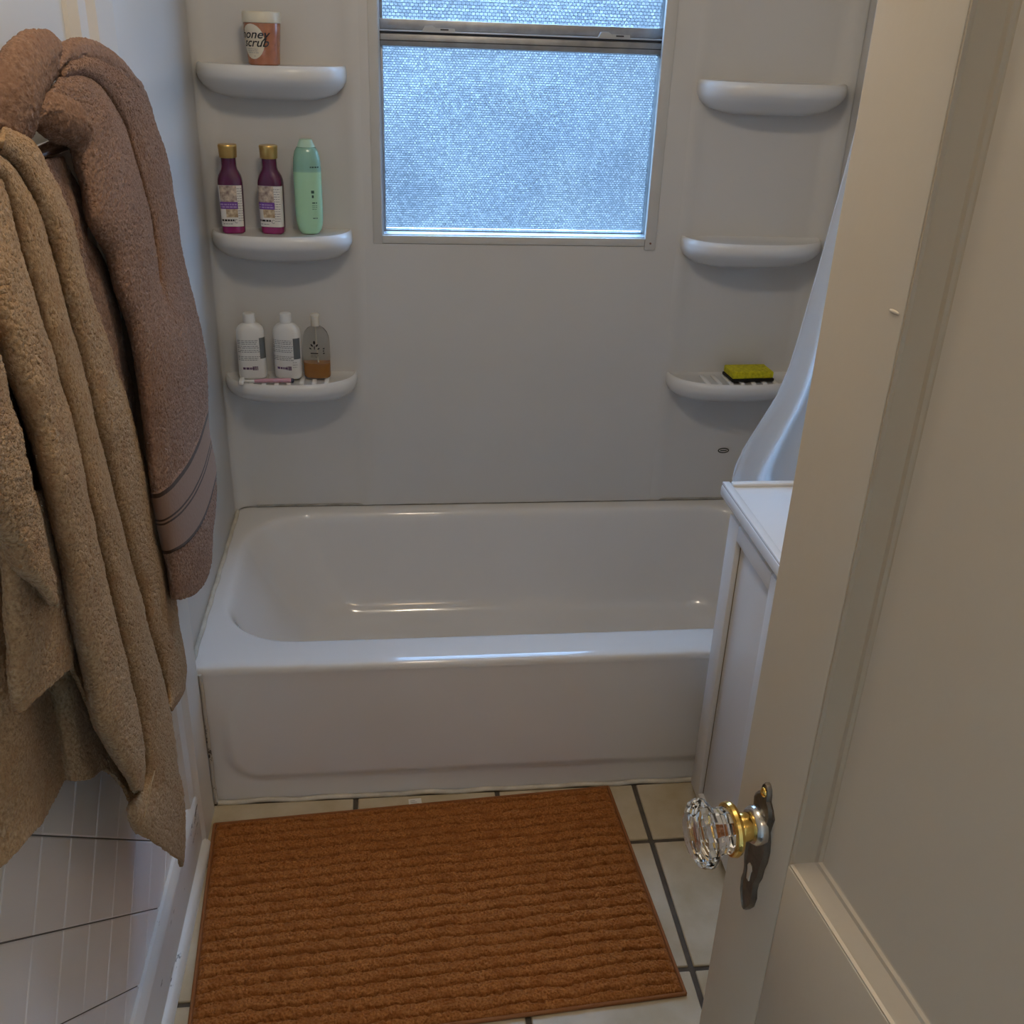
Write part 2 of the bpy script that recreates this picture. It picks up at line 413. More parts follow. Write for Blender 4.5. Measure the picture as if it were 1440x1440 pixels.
# baseboard and vertical trim beside the tub
bb = bmesh.new(); add_box(bb, -.004, .014, YF+.0, -.868, .0, .128, .003); 
baseboard = struct(bmobj('baseboard_left', bb, M['baseboard'], auto=40), 'chipped white painted baseboard along the tiled wall')
bm = bmesh.new(); prof = [(-.004, .128), (.016, .128), (.013, .138), (.006, .146), (-.004, .148)]
add_loft(bm, [[(x, YF, z) for x, z in prof], [(x, -.868, z) for x, z in prof]])
bmobj('cap_moulding', bm, M['baseboard'], baseboard, auto=30)
bm = bmesh.new(); prof = [(.014, 0.0)] + [(.014+.016*math.cos(a), .018*math.sin(a)) for a in np.linspace(0, math.pi/2, 6)]
add_loft(bm, [[(x, YF, z) for x, z in prof], [(x, -.868, z) for x, z in prof]])
bmobj('shoe_moulding', bm, M['baseboard'], baseboard, auto=30)
bm = bmesh.new()
prof = [(-.006, -.932), (.000, -.930), (.010, -.915), (.011, -.880), (.020, -.864), (.0205, -.768), (.016, -.757), (-.006, -.757)]
add_loft(bm, [[(x, y, .0) for x, y in prof], [(x, y, ZC-.001) for x, y in prof]])
struct(bmobj('trim_1', bm, M['trim'], auto=10), 'stepped painted trim board between the left wall and the tub')

# ------------------------------------------------------------------ window
win = bpy.data.objects.new('window_1', None); COL.objects.link(win); struct(win, 'aluminium window with two panes of obscure glass')
def wbox(name, x0, x1, y0, y1, z0, z1, m, bev=.002, parent=win): return box(name, x0, x1, y0, y1, z0, z1, M[m], parent, bev)
# plastic casing on the surround face
wbox('casing', .378, .4005, -.0085, .004, 1.056, WZ1+.03, 'casing')
wbox('casing', 1.0445, 1.072, -.0105, .004, 1.049, WZ1+.03, 'casing')
wbox('casing', .4005, 1.0445, -.0085, .004, 1.0575, 1.0765, 'casing')
# aluminium jambs, sill
wbox('jamb_lining', .4005, .4035, .0, .062, 1.0765, WZ1, 'alu_light', .0008)
wbox('jamb_lining', 1.060, 1.0635, .0, .062, 1.0765, WZ1, 'alu_light', .0008)
wbox('sill_lining', .4035, 1.060, .0, .048, 1.0762, 1.0785, 'alu_light', .0008)
# lower sash
lp = .046
wbox('sash_stile', .4035, .4095, lp-.012, lp+.014, 1.0785, 1.525, 'alu', .0012)
wbox('sash_stile', 1.0485, 1.0585, lp-.026, lp+.014, 1.0785, 1.525, 'alu_mid', .0012)
wbox('gasket', 1.0583, 1.0600, lp-.018, lp+.01, 1.0785, 1.99, 'alu_dark', 0)
wbox('bottom_rail', .4095, 1.0485, lp-.008, lp+.012, 1.0785, 1.0812, 'alu_mid', .0008)
wbox('meeting_rail', .4035, 1.0600, lp-.024, lp+.012, 1.489, 1.5155, 'alu', .003)
wbox('rail_groove', .4035, 1.0600, lp-.0255, lp-.02, 1.500, 1.502, 'alu_dark', 0)
wbox('drip_edge', .4035, 1.0600, lp-.034, lp-.004, 1.5195, 1.5225, 'alu_light', .001)
wbox('rail_gap', .4035, 1.0600, lp-.024, lp+.012, 1.5155, 1.5195, 'alu_dark', 0)
wbox('pane', .4095, 1.0485, lp, lp+.004, 1.0815, 1.489, 'pane', 0)
# upper sash
wbox('upper_rail', .4035, 1.0600, lp-.014, lp+.016, 1.5225, 1.545, 'alu', .002)
wbox('sash_stile', .4035, .4105, lp-.012, lp+.016, 1.545, 1.99, 'alu', .0012)
wbox('sash_stile', 1.0495, 1.0585, lp-.026, lp+.016, 1.545, 1.99, 'alu_mid', .0012)
wbox('pane', .4105, 1.0495, lp+.002, lp+.006, 1.545, 1.985, 'pane_up', 0)
for lx in (.535, .935):
    bm = bmesh.new()
    pr = [(lx-.036, 1.5225), (lx-.030, 1.533), (lx-.014, 1.534), (lx-.006, 1.529), (lx+.018, 1.529), (lx+.036, 1.5285), (lx+.037, 1.5225)]
    add_loft(bm, [[(x, lp-.034, z) for x, z in pr], [(x, lp-.013, z) for x, z in pr]])
    lt = bmobj('latch', bm, M['alu_light'], win, auto=30)
    wbox('latch_slot', lx+.004, lx+.022, lp-.0352, lp-.03, 1.5245, 1.5275, 'alu_dark', 0, lt)
bm = bmesh.new(); add_tube(bm, [(1.0585, -.0112, 1.0655), (1.0585, -.0100, 1.0655)], .0026, 10)
bmobj('screw', bm, mat('rusty_screw', (.25, .12, .08), .6), win)

# ------------------------------------------------------------------ tub surround (moulded wall panels with shelves)
sur = thing('tub_surround', 'glossy white moulded tub surround panels with corner shelves around the window', 'tub surround')
H = .356
def sheet(name, rects, y0, y1, bev=.004):
    bm = bmesh.new()
    for (x0, x1, z0, z1) in rects: add_box(bm, x0, x1, y0, y1, z0, z1, bev, 2)
    return bmobj(name, bm, M['acrylic'], sur, auto=40)
ST = 2.02
sheet('back_panel', [(.352, .3785, H+.002, ST), (.3785, 1.0715, H+.002, 1.0565), (.3785, 1.0715, WZ1+.03, ST), (1.0715, 1.128, H+.002, ST)], -.006, .0035, 0)
def column(x0, x1, left):
    """corner panel: rounded inside corner, flat field, soft raised edge beside the back panel"""
    pts = []
    if left:
        pts += [(0.0, -.055)] + [(.045-.045*math.cos(a), -.045+.045*math.sin(a)) for a in np.linspace(0, math.pi/2, 9)]
        pts += [(.295, 0.0), (.312, -.001), (.324, -.0035), (.336, -.0068), (.348, -.0072), (.358, -.006), (.358, .0035)]
        pts += [(-.0035, .0035), (-.0035, -.055)]
    else:
        pts += [(RX, -.055)] + [(RX-.045+.045*math.cos(a), -.045+.045*math.sin(a)) for a in np.linspace(0, math.pi/2, 9)]
        pts += [(1.19, 0.0), (1.173, -.001), (1.161, -.0035), (1.149, -.0068), (1.137, -.0072), (1.126, -.006), (1.126, .0035)]
        pts += [(RX+.0035, .0035), (RX+.0035, -.055)]
    bm = bmesh.new(); add_loft(bm, [[(x, y, H+.002) for x, y in pts], [(x, y, ST) for x, y in pts]])
    return bmobj('corner_panel', bm, M['acrylic'], sur, auto=50)
column(0, .35, True); column(1.13, RX, False)
box('side_panel', -.0055, .0, -.752, -.052, H+.002, ST, M['acrylic'], sur, .001)
box('side_panel', RX, RX+.0035, -.752, -.052, H+.002, ST, M['acrylic'], sur, .001)

def shelf(xc, hw, z, ridged):
    """half-oval shelf: flat top with a low lip, rounded front, underside swept back to the wall"""
    N = 40
    def half(s, d, zz, nexp=2.5):
        out = []
        for i in range(N+1):
            t = math.pi*i/N
            c, q = math.cos(t), math.sin(t)
            r = 1/((abs(c)/(hw*s))**nexp + (abs(q)/d)**nexp)**(1/nexp)
            out.append((xc + r*c, -r*q + .001, zz))
        return out
    D = .125
    rows = [(.60, .045, z-.072), (.84, .075, z-.060), (.95, .104, z-.044), (.99, .119, z-.031), (1.0, D, z-.022), (1.0, D, z-.011), (.99, D-.003, z-.003), (.97, D-.008, z), (.94, D-.014, z-.0035 if ridged else z-.0015)]
    bm = bmesh.new(); add_loft(bm, [half(*r) for r in rows])
    o = bmobj('shelf', bm, M['shelf'], sur, auto=45)
    if ridged:
        for k in range(7):
            xx = xc - .09 + .03*k
            bm = bmesh.new(); add_box(bm, xx-.006, xx+.006, -.105, -.03, z-.006, z+.0008, .003, 2)
            bmobj('soap_ridge', bm, M['shelf'], o, auto=45)
    return o
SZ = (1.447, 1.090, .737)
for i, zz in enumerate(SZ):
    shelf(.1665, .163, zz, i == 2); shelf(1.3125, .178, zz-.004, i == 2)
# small oval maker's mark moulded into the back panel
bm = bmesh.new(); loops = []
for k in range(28):
    a = 2*math.pi*k/28; c = Vector((1.322+.0145*math.cos(a), -.0065, .503+.0065*math.sin(a)))
    n = Vector((math.cos(a)*.0065, 0, math.sin(a)*.0145)).normalized()
    loops.append([c + n*(.0016*math.cos(q)) + Vector((0, .0008*math.sin(q), 0)) for q in np.linspace(0, 2*math.pi, 7)[:-1]])
add_loft(bm, loops+[loops[0]], False, False)
badge = bmobj('oval_mark', bm, mat('badge_ink', (.05, .055, .05), .5), sur)
add = bmesh.new(); add_box(add, 1.313, 1.331, -.0073, -.0062, .5015, .5042); bmobj('mark_bar', add, badge.data.materials[0], badge)
for o_ in (badge,): o_.location.y += .006
# caulk line where the surround meets the tub
# ------------------------------------------------------------------ bathtub
tub = thing('bathtub', 'white enamel alcove bathtub with a flat front apron under the window', 'bathtub')
X0, X1, YB, YT = .0005, RX-.0005, -.0005, -.75
loops = [rrect(X0, X1, YT, YB, .012, H-.018), rrect(X0, X1, YT, YB, .012, H-.010), rrect(X0+.001, X1-.001, YT+.003, YB-.001, .012, H-.003), rrect(X0+.004, X1-.004, YT+.010, YB-.003, .012, H)]
ox0, ox1, oy0, oy1 = .040, 1.43, -.655, -.046
def op(dx, dy, r, z, dxr=None): return rrect(ox0+dx, ox1-(dxr if dxr is not None else dx), oy0+dy, oy1-dy, r, z)
loops += [op(-.012, -.012, .180, H), op(-.003, -.003, .172, H-.0015), op(.004, .004, .168, H-.008), op(.012, .009, .165, H-.022), op(.03, .016, .16, H-.07),
          op(.07, .03, .15, H-.15, .05), op(.11, .045, .14, H-.22, .07), op(.15, .065, .125, H-.265, .09), op(.20, .10, .10, H-.288, .12), op(.26, .15, .06, H-.294, .18)]
bm = bmesh.new(); add_loft(bm, loops, False, True)
basin = bmobj('basin', bm, M['enamel'], tub, auto=60)
sb = basin.modifiers.new('smooth', 'SUBSURF'); sb.levels = 1; sb.render_levels = 1
# apron: a shallow recessed field with rounded corners
nu, nv = 260, 90
X, Z = np.meshgrid(np.linspace(X0, X1, nu), np.linspace(.0, H-.016, nv))
px0, px1, pz0, pz1, rr = .055, 1.445, .064, .40, .07
dx = np.maximum(np.maximum(px0+rr-X, X-(px1-rr)), 0); dz = np.maximum(pz0+rr-Z, 0)
inside = rr - np.sqrt(dx**2+dz**2)
inside = np.where((dx == 0) & (dz == 0), np.minimum.reduce([X-px0, px1-X, Z-pz0]), inside)
s_ = np.clip((inside+.010)/.024, 0, 1); s_ = s_*s_*(3-2*s_)
Y = YT + .0015 + .0075*(1-s_)*(1-np.clip((Z-.13)/.15, 0, 1)**2*(3-2*np.clip((Z-.13)/.15, 0, 1))) - .0045*np.exp(-((inside-.006)/.007)**2)*0
Y = Y + .0035*np.clip((Z-.28)/.07, 0, 1)*0
lip = np.clip((Z-(H-.05))/.034, 0, 1); Y = Y*(1-lip**2) + (YT+.0008)*lip**2
ap = grid_mesh('apron', np.stack([X, Y, Z], -1))
link('apron', ap, M['enamel'], tub, True)
tub_in = box('tub_side', X0, X0+.01, YT+.012, YB, .0, H-.02, M['enamel'], tub)
# caulk bead at the foot of the apron and along the surround
bm = bmesh.new(); pth = [(x, -.7475 - .0015*math.sin(x*37), .003+.0012*math.sin(x*53+1)) for x in np.linspace(.006, 1.49, 60)]
add_tube(bm, pth, .0055, 8); struct(bmobj('trim_2', bm, M['caulk'], auto=60), 'uneven caulk bead along the foot of the tub')
bm = bmesh.new(); add_tube(bm, [(x, -.002-.001*math.sin(x*40), H+.0015) for x in np.linspace(.05, 1.45, 40)], .0035, 8)
struct(bmobj('trim_3', bm, mat('grey_caulk', (.42, .40, .36), .6, noise=.4, nscale=30), auto=60), 'thin grey caulk line behind the tub rim')
bm = bmesh.new(); add_tube(bm, [(.0225+.0006*math.sin(z*70), -.7535, z) for z in np.linspace(.004, .345, 40)], .0042, 8)
struct(bmobj('trim_5', bm, chipped('mouldy_caulk', (.50, .44, .36), (.05, .04, .03), 30, .56, .7, (1, 1, .5)), auto=60), 'mould-stained caulk between the tub apron and the trim board')
bm = bmesh.new(); add_tube(bm, [(.0035+.001*math.sin(y*60), y, H+.0005) for y in np.linspace(-.742, -.03, 40)], .0055, 8)
struct(bmobj('trim_4', bm, M['caulk'], auto=60), 'white caulk bead between the tub and the left surround panel')
# ------------------------------------------------------------------ door (open into the room)
th_d = math.radians(7.0153); ddir = Vector((-math.sin(th_d), math.cos(th_d), 0))    # hinge -> free edge
door = bpy.data.objects.new('door_1', None); COL.objects.link(door); struct(door, 'open cream painted panel door with a glass knob')
DW = .70
E = Vector((.728, -1.828, 0)) + ddir*.018      # free edge of the visible face
door.location = E; door.rotation_euler = (0, 0, th_d)   # local +y = towards the free edge, local -x = visible face normal
T = .035; DB, DT = .012, 2.01
def dbox(name, y0, y1, z0, z1, m='door', x0=0, x1=T, bev=.0015): return box(name, x0, x1, y0, y1, z0, z1, M[m], door, bev)
ST_ = .0935; LR0, LR1 = .752, .945
dbox('lock_stile', -ST_, 0, DB, DT, bev=.003)
dbox('hinge_stile', -DW, -DW+ST_+.01, DB, DT)
dbox('lock_rail', -DW+ST_+.01, -ST_, LR0, LR1)
dbox('top_rail', -DW+ST_+.01, -ST_, DT-.115, DT)
dbox('bottom_rail', -DW+ST_+.01, -ST_, DB, .24)
yl, yr = -DW+ST_+.01, -ST_
for z0, z1 in ((LR1, DT-.115), (.24, LR0)):
    dbox('panel', yl, yr, z0, z1, x0=.0145, x1=T-.0105, bev=0)
    # moulding round the panel: stepped strip falling from the frame face to the panel, mitred
    prof = [(.0008, .0), (.0008, .0018), (.0034, .0026), (.0122, .0165), (.0124, .0205), (.0142, .0225), (.0146, .0245)]
    def strip(nm, a, b, inw, m):
        """a,b corner points (y,z) of the frame edge; inw unit inward; mitre by moving along the strip"""
        bm = bmesh.new(); a = Vector(a); b = Vector(b); t = (b-a).normalized(); inw = Vector(inw)
        L = []
        for P0, sgn in ((a, 1), (b, -1)):
            pts = [(x, *(P0 + inw*d + t*sgn*d)) for x, d in prof]
            back = [(.0185, *(P0 + inw*prof[-1][1] + t*sgn*prof[-1][1])), (.0185, *P0)]
            L.append(pts+back)
        add_loft(bm, L); bmobj(nm, bm, M[m], door, auto=20)
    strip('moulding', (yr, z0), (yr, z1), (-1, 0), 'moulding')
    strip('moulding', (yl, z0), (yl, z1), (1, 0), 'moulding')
    strip('moulding', (yl, z0), (yr, z0), (0, 1), 'door')  # ledge facing up keeps the lighter, unshaded door paint
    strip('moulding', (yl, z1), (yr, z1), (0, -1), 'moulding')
# small paint drip on the stile
bm = bmesh.new(); bmesh.ops.create_uvsphere(bm, u_segments=10, v_segments=6, radius=1)
for v in bm.verts: v.co = Vector((v.co.x*.0012, -.084+v.co.y*.006, 1.402+v.co.z*.0014))
bmobj('paint_drip', bm, M['door'], door, True)
# escutcheon plate, local coords: y centre
KY, KZ = -.047, .945
half = [(-.082, .002), (-.077, .006), (-.068, .0115), (-.056, .0135), (-.048, .0115), (-.040, .012), (-.030, .0155), (-.018, .0165), (-.008, .019), (.004, .0195), (.014, .0175), (.022, .0145), (.030, .0155), (.038, .017), (.044, .013), (.049, .007), (.055, .0065), (.060, .005), (.063, .0015)]
PZ = .9275
def plate_loop(k, x): return [(x, KY + yy*k, PZ + zz*(1 if k > .9 else .985)) for zz, yy in half] + [(x, KY - yy*k, PZ + zz*(1 if k > .9 else .985)) for zz, yy in half[::-1]]
bm = bmesh.new(); add_loft(bm, [plate_loop(1, 0), plate_loop(1, -.0015), plate_loop(.82, -.0042), plate_loop(.72, -.0042), plate_loop(.62, -.003), plate_loop(.2, -.0034)])
plate = bmobj('escutcheon', bm, M['bronze'], door, auto=30); plate['label'] = 'ornate bronze backplate with keyhole'
bm = bmesh.new(); add_loft(bm, [[(-.0036, KY+dy, PZ-.036+dz) for dy, dz in ((-.002, -.010), (.002, -.010), (.0025, 0), (.004, .004), (.002, .008), (-.002, .008), (-.004, .004), (-.0025, 0))], [(-.0046, KY+dy, PZ-.036+dz) for dy, dz in ((-.002, -.010), (.002, -.010), (.0025, 0), (.004, .004), (.002, .008), (-.002, .008), (-.004, .004), (-.0025, 0))]])
bmobj('keyhole', bm, M['door'], plate)
bm = bmesh.new(); bmesh.ops.create_uvsphere(bm, u_segments=12, v_segments=8, radius=.0045)
for v in bm.verts: v.co = Vector((v.co.x*.7-.004, v.co.y+KY, v.co.z+PZ+.054))
bmobj('screw', bm, M['brass'], plate, True)
def xlathe(name, prof, m, parent, N=40, facets=False, auto=35):
    """profile rows (distance out from the door, radius) turned round the spindle"""
    bm = bmesh.new()
    add_loft(bm, [[(-d, KY + r*math.cos(2*math.pi*k/N), KZ + r*math.sin(2*math.pi*k/N)) for k in range(N)] for d, r in prof])
    return bmobj(name, bm, M[m], parent, smooth=False, auto=None if facets else auto)
collar = xlathe('collar', [(.003, .0175), (.008, .0175), (.010, .0165), (.012, .0145)], 'nickel', door)
xlathe('shank', [(.011, .0118), (.013, .0125), (.022, .0125), (.024, .0115), (.027, .0135)], 'brass', door)
xlathe('brass_ring', [(.026, .020), (.0268, .0228), (.0295, .0238), (.0322, .0228), (.033, .020)], 'brass', door)
knob = xlathe('glass_knob', [(.0335, .0195), (.036, .0205), (.0385, .0190), (.043, .0200), (.0475, .0215), (.0505, .0285), (.0555, .0302), (.061, .0275), (.0655, .0195), (.0660, .012)], 'glass', door, N=12, facets=True)
knob['label'] = 'clear faceted glass knob'

# ------------------------------------------------------------------ vanity
van = thing('vanity', 'white vanity cabinet beside the end of the tub, behind the open door', 'vanity', (1.29, -1.09, 0))
VX, VY0, VY1, VT = 1.077, -1.395, -.796, .735
def vb(name, x0, x1, y0, y1, z0, z1, m='vanity', bev=.002, parent=van): 
    return box(name, x0-1.29, x1-1.29, y0+1.09, y1+1.09, z0, z1, M[m], parent, bev)
vb('cabinet_body', VX+.018, RX+.003, VY0, VY1, .075, VT)
vb('toe_kick', VX+.045, RX, VY0+.01, VY1-.02, .0, .075)
fr = vb('frame_stile', VX, VX+.018, VY1-.026, VY1, .045, VT)
vb('frame_stile', VX, VX+.018, VY0, VY0+.026, .045, VT)
vb('frame_rail', VX, VX+.018, VY0+.026, VY1-.026, VT-.035, VT)
vb('frame_rail', VX, VX+.018, VY0+.026, VY1-.026, .048, .075)
ymid = (VY0+VY1)/2
for a, b in ((ymid+.0015, VY1-.014), (VY0+.014, ymid-.0015)):
    d = vb('cabinet_door', VX-.006, VX-.001, a+.05, b-.05, .06, VT-.045, 'vanity', .0005)
    vb('stile', VX-.017, VX-.001, b-.052, b, .048, VT-.018, 'vanity', .002, d)
    vb('stile', VX-.017, VX-.001, a, a+.052, .048, VT-.018, 'vanity', .002, d)
    vb('rail', VX-.017, VX-.001, a+.052, b-.052, VT-.052, VT-.018, 'vanity', .002, d)
    vb('rail', VX-.017, VX-.001, a+.052, b-.052, .048, .066, 'vanity', .002, d)
    vb('groove', VX-.0068, VX-.0058, b-.0545, b-.0515, .066, VT-.052, 'vgap', 0, d)
bm = bmesh.new(); prof = [(VY1+.006+1.09, .038), (VY1+.006+1.09, .050), (VY1-.004+1.09, .055), (VY1-.030+1.09, .055), (VY1-.032+1.09, .045), (VY1-.030+1.09, .038)]
add_loft(bm, [[(VX-.010-1.29, y, z) for y, z in prof], [(VX+.018-1.29, y, z) for y, z in prof]])
bmobj('foot_lip', bm, M['vanity'], van)
bm = bmesh.new(); add_loft(bm, [[(VX+.022-1.29, VY1-.03+1.09, 0), (VX+.045-1.29, VY1-.03+1.09, 0), (VX+.045-1.29, VY1+1.09-.004, 0), (VX+.022-1.29, VY1+1.09-.004, 0)], [(VX-1.29, VY1-.03+1.09, .04), (VX+.045-1.29, VY1-.03+1.09, .04), (VX+.045-1.29, VY1+1.09, .04), (VX-1.29, VY1+1.09, .04)]])
bmobj('foot', bm, M['vanity'], van)
ct = vb('countertop', 1.049, RX+.003, -1.41, -.768, VT+.001, .760, 'counter', .004)
for (x0, x1, y0, y1) in ((1.049, 1.067, -1.41, -.768), (1.067, RX, -.786, -.768), (1.067, RX, -1.41, -1.392)):
    vb('raised_lip', x0+.001, x1-.001, y0+.001, y1-.001, .759, .7665, 'counter', .003, ct)
vb('backsplash', RX-.02, RX+.003, -1.39, -.79, .760, .84, 'counter', .004, ct)

# ------------------------------------------------------------------ shower curtain and rod
cur = thing('shower_curtain', 'translucent white shower curtain bunched at the vanity end of the tub', 'curtain', (1.3, -.70, .40))
zk = [.372, .55, .66, .735, .775, .82, .865, .91, .968, 1.106, 1.223, 1.388, 1.7, 1.96]
xk = [1.150, 1.135, 1.118, 1.098, 1.110, 1.129, 1.150, 1.169, 1.181, 1.197, 1.210, 1.226, 1.250, 1.27]
nu, nv = 220, 160
Zc = np.linspace(.372, 1.96, nv); xl = np.interp(Zc, zk, xk); 
k_ = np.ones(7)/7; xl[3:-3] = np.convolve(xl, k_, 'valid')
S = np.linspace(0, 1, nu)
Pm = np.zeros((nv, nu, 3)); 
for i in range(nv):
    f = (Zc[i]-.372)/1.588
    xx = xl[i] + (1.480-xl[i])*S**(1.15)
    amp = .016 + .012*(1-f)
    yy = -.705 + amp*np.sin(S*2*math.pi*4.0 + .8*math.sin(3*f) + 1.2) * np.clip(S*6, .25, 1) + .006*np.sin(S*23+5*f) + .05*np.clip(1-S*4, 0, 1)*np.exp(-((Zc[i]-.80)/.12)**2)*.3
    Pm[i, :, 0] = xx; Pm[i, :, 1] = yy; Pm[i, :, 2] = Zc[i]
Pm -= np.array([1.3, -.70, .40])
co = link('cloth', grid_mesh('cloth', Pm), M['curtain'], cur, True)
bm = bmesh.new(); add_tube(bm, [tuple(p) for p in Pm[::6, 0]], .0012, 6); bmobj('hem', bm, M['curtain'], cur)
rod = thing('curtain_rod', 'chrome shower curtain rod spanning the tub above the window line', 'curtain rod', (.75, -.70, 1.985))
tube('rod', [(-.748, 0, 0), (.748, 0, 0)], .0125, M['chrome'], rod, 16)
for sx in (-1, 1): tube('flange', [(sx*.7495, 0, 0), (sx*.737, 0, 0)], .028, M['chrome'], rod, 20)
for k in range(8):
    cx = 1.29 + .024*k - .75
    tube('ring', [(cx, .019*math.cos(a), -.006+.021*math.sin(a)) for a in np.linspace(0, 2*math.pi, 17)], .0016, M['chrome'], rod, 6)

# ------------------------------------------------------------------ lamps (above the frame)
lamp = thing('ceiling_lamp', 'ceiling lamp with three bulbs over the bathroom floor', 'lamp', (.52, -1.45, ZC))
lathe('canopy', [(.12, .12, 2, -.002), (.12, .12, 2, -.02), (.09, .09, 2, -.03)], M['nickel'], lamp)
for k in range(3):
    a = 2*math.pi*k/3+.4; bx, by = .075*math.cos(a), .075*math.sin(a)
    tube('arm', [(bx*.4, by*.4, -.028), (bx, by, -.055)], .009, M['nickel'], lamp)
    bm = bmesh.new(); bmesh.ops.create_uvsphere(bm, u_segments=20, v_segments=12, radius=.032)
    for v in bm.verts: v.co += Vector((bx, by, -.09))
    bmobj('bulb', bm, lamp_mat('warm_bulb', (1, .85, .66), LAMP_W*18), lamp, True)
hl = thing('hall_lamp', 'hall ceiling lamp behind the doorway', 'lamp', (.55, -3.15, ZC))
lathe('canopy', [(.16, .16, 2, -.002), (.16, .16, 2, -.025)], M['nickel'], hl)
lathe('globe', [(.14, .14, 2, -.026), (.15, .15, 2, -.045), (.13, .13, 2, -.08), (.08, .08, 2, -.11), (.01, .01, 2, -.122)], lamp_mat('hall_globe', (1, .72, .45), HALL_W*3.2), hl)

# ================================================================== BOTTLES AND THINGS ON THE SHELVES
def sgrid(name, a, b, n, th0, th1, z0, z1, m, parent, off=.0004, nu=18, nv=6, taper=None):
    """a label patch lying on a rounded-box bottle wall, th in degrees (270 = straight out from the back wall)"""
    th = np.radians(np.linspace(th0, th1, nu)); zz = np.linspace(z0, z1, nv)
    P = np.zeros((nv, nu, 3))
    for i, z in enumerate(zz):
        k = taper(z) if taper else 1.0
        for j, t in enumerate(th):
            r = sup(a*k, b*k, n, t) + off; P[i, j] = (r*math.cos(t), r*math.sin(t), z)
    return link(name, grid_mesh(name, P), M[m] if isinstance(m, str) else m, parent, True)

def text_mesh(body, size, shear=0.0, bold=0.0):
    cu = bpy.data.curves.new('t', 'FONT'); cu.body = body; cu.size = size; cu.shear = shear; cu.offset = bold; cu.align_x = 'CENTER'; cu.resolution_u = 3
    ob = bpy.data.objects.new('t', cu); COL.objects.link(ob)
    dg = bpy.context.evaluated_depsgraph_get()
    me = bpy.data.meshes.new_from_object(ob.evaluated_get(dg))
    bpy.data.objects.remove(ob); bpy.data.curves.remove(cu)
    return me

def wrap_text(body, size, a, b, n, thc, z, m, parent, shear=0.0, bold=0.0, off=.0009, taper=None):
    me = text_mesh(body, size, shear, bold)
    rm = sup(a, b, n, math.radians(thc))
    for v in me.vertices:
        k = taper(z+v.co.y) if taper else 1.0
        t = math.radians(thc) + v.co.x/rm
        r = sup(a*k, b*k, n, t) + off
        v.co = Vector((r*math.cos(t), r*math.sin(t), z+v.co.y))
    return link('lettering', me, M[m], parent)

def marks(a, b, n, thc, z, width, rows, dz, m, parent, taper=None, h=.0011, off=.0009, broken=True):
    """lines of print too small to read, as short dashes"""
    bm = bmesh.new()
    rm = sup(a, b, n, math.radians(thc))
    for r_ in range(rows):
        zz = z - r_*dz; x = -width/2; end = width/2*random.uniform(.7, 1)
        while x < end:
            wl = random.uniform(.002, .007) if broken else width
            x1 = min(x+wl, end); k = taper(zz) if taper else 1.0
            vs = []
            nn = max(2, int((x1-x)/.002)+1)
            for q in np.linspace(x, x1, nn):
                t = math.radians(thc)+q/rm; rr_ = sup(a*k, b*k, n, t)+off
                vs.append((bm.verts.new((rr_*math.cos(t), rr_*math.sin(t), zz-h/2)), bm.verts.new((rr_*math.cos(t), rr_*math.sin(t), zz+h/2))))
            for p, q in zip(vs, vs[1:]): bm.faces.new((p[0], q[0], q[1], p[1]))
            x = x1+.0012
    me = bpy.data.meshes.new('print_lines'); bm.to_mesh(me); bm.free()
    return link('print_lines', me, M[m], parent)

def bars(a, b, n, thc, z0, z1, width, m, parent, count=9):
    bm = bmesh.new(); rm = sup(a, b, n, math.radians(thc)); x = -width/2
    for k in range(count):
        wl = random.choice((.0005, .0009, .0014))
        q = []
        for xx, zz in ((x, z0), (x+wl, z0), (x+wl, z1), (x, z1)):
            t = math.radians(thc)+xx/rm; rr_ = sup(a, b, n, t)+.0009
            q.append(bm.verts.new((rr_*math.cos(t), rr_*math.sin(t), zz)))
        bm.faces.new(q); x += width/count
    me = bpy.data.meshes.new('barcode'); bm.to_mesh(me); bm.free()
    return link('barcode', me, M[m], parent)

# --- jar of scrub on the top shelf
M['scrub'] = mat('amber_pink_scrub', (.42, .155, .075), .25, noise=.25, nscale=60, coat=.4)
M['lid_cream'] = mat('cream_lid', (.72, .66, .52), .4)
M['label_cream'] = mat('cream_label', (.74, .66, .52), .5)
t = thing('scrub_jar', 'pink amber honey scrub jar with a cream lid alone on the top shelf', 'jar', (.156, -.062, SZ[0]-.001), math.radians(-6))
JT = lambda z: (.0335 + .006*(z/.08))/.0335
lathe('body', [(.031, .031, 2, 0), (.0335, .0335, 2, .002), (.0352, .0352, 2, .03), (.0392, .0392, 2, .080), (.0385, .0385, 2, .082)], M['scrub'], t)
lathe('lid', [(.0405, .0405, 2, .0825), (.041, .041, 2, .084), (.040, .040, 2, .1015), (.0385, .0385, 2, .1035)], M['lid_cream'], t)
bm = bmesh.new(); rim = []
thl = 246
cz = .046
pts = [(math.cos(q)*.026, math.sin(q)*.034) for q in np.linspace(0, 2*math.pi, 25)[:-1]]
ctr = None
def jp(x, z, off=.0006):
    rr_ = .0335*JT(z)+off; t_ = math.radians(thl)+x/.0355; return (rr_*math.cos(t_), rr_*math.sin(t_), z)
rings_ = [[bm.verts.new(jp(x*k, cz+z*k)) for x, z in pts] for k in (1, .6, .25)]
for A_, B_ in zip(rings_, rings_[1:]):
    for i in range(24): bm.faces.new((A_[i], A_[(i+1) % 24], B_[(i+1) % 24], B_[i]))
bm.faces.new(rings_[-1])
bmobj('label', bm, M['label_cream'], t, True)
wrap_text('honey', .0235, .0335, .0335, 2, thl+4, .0525, 'black', t, .35, .0003, .0014, JT)
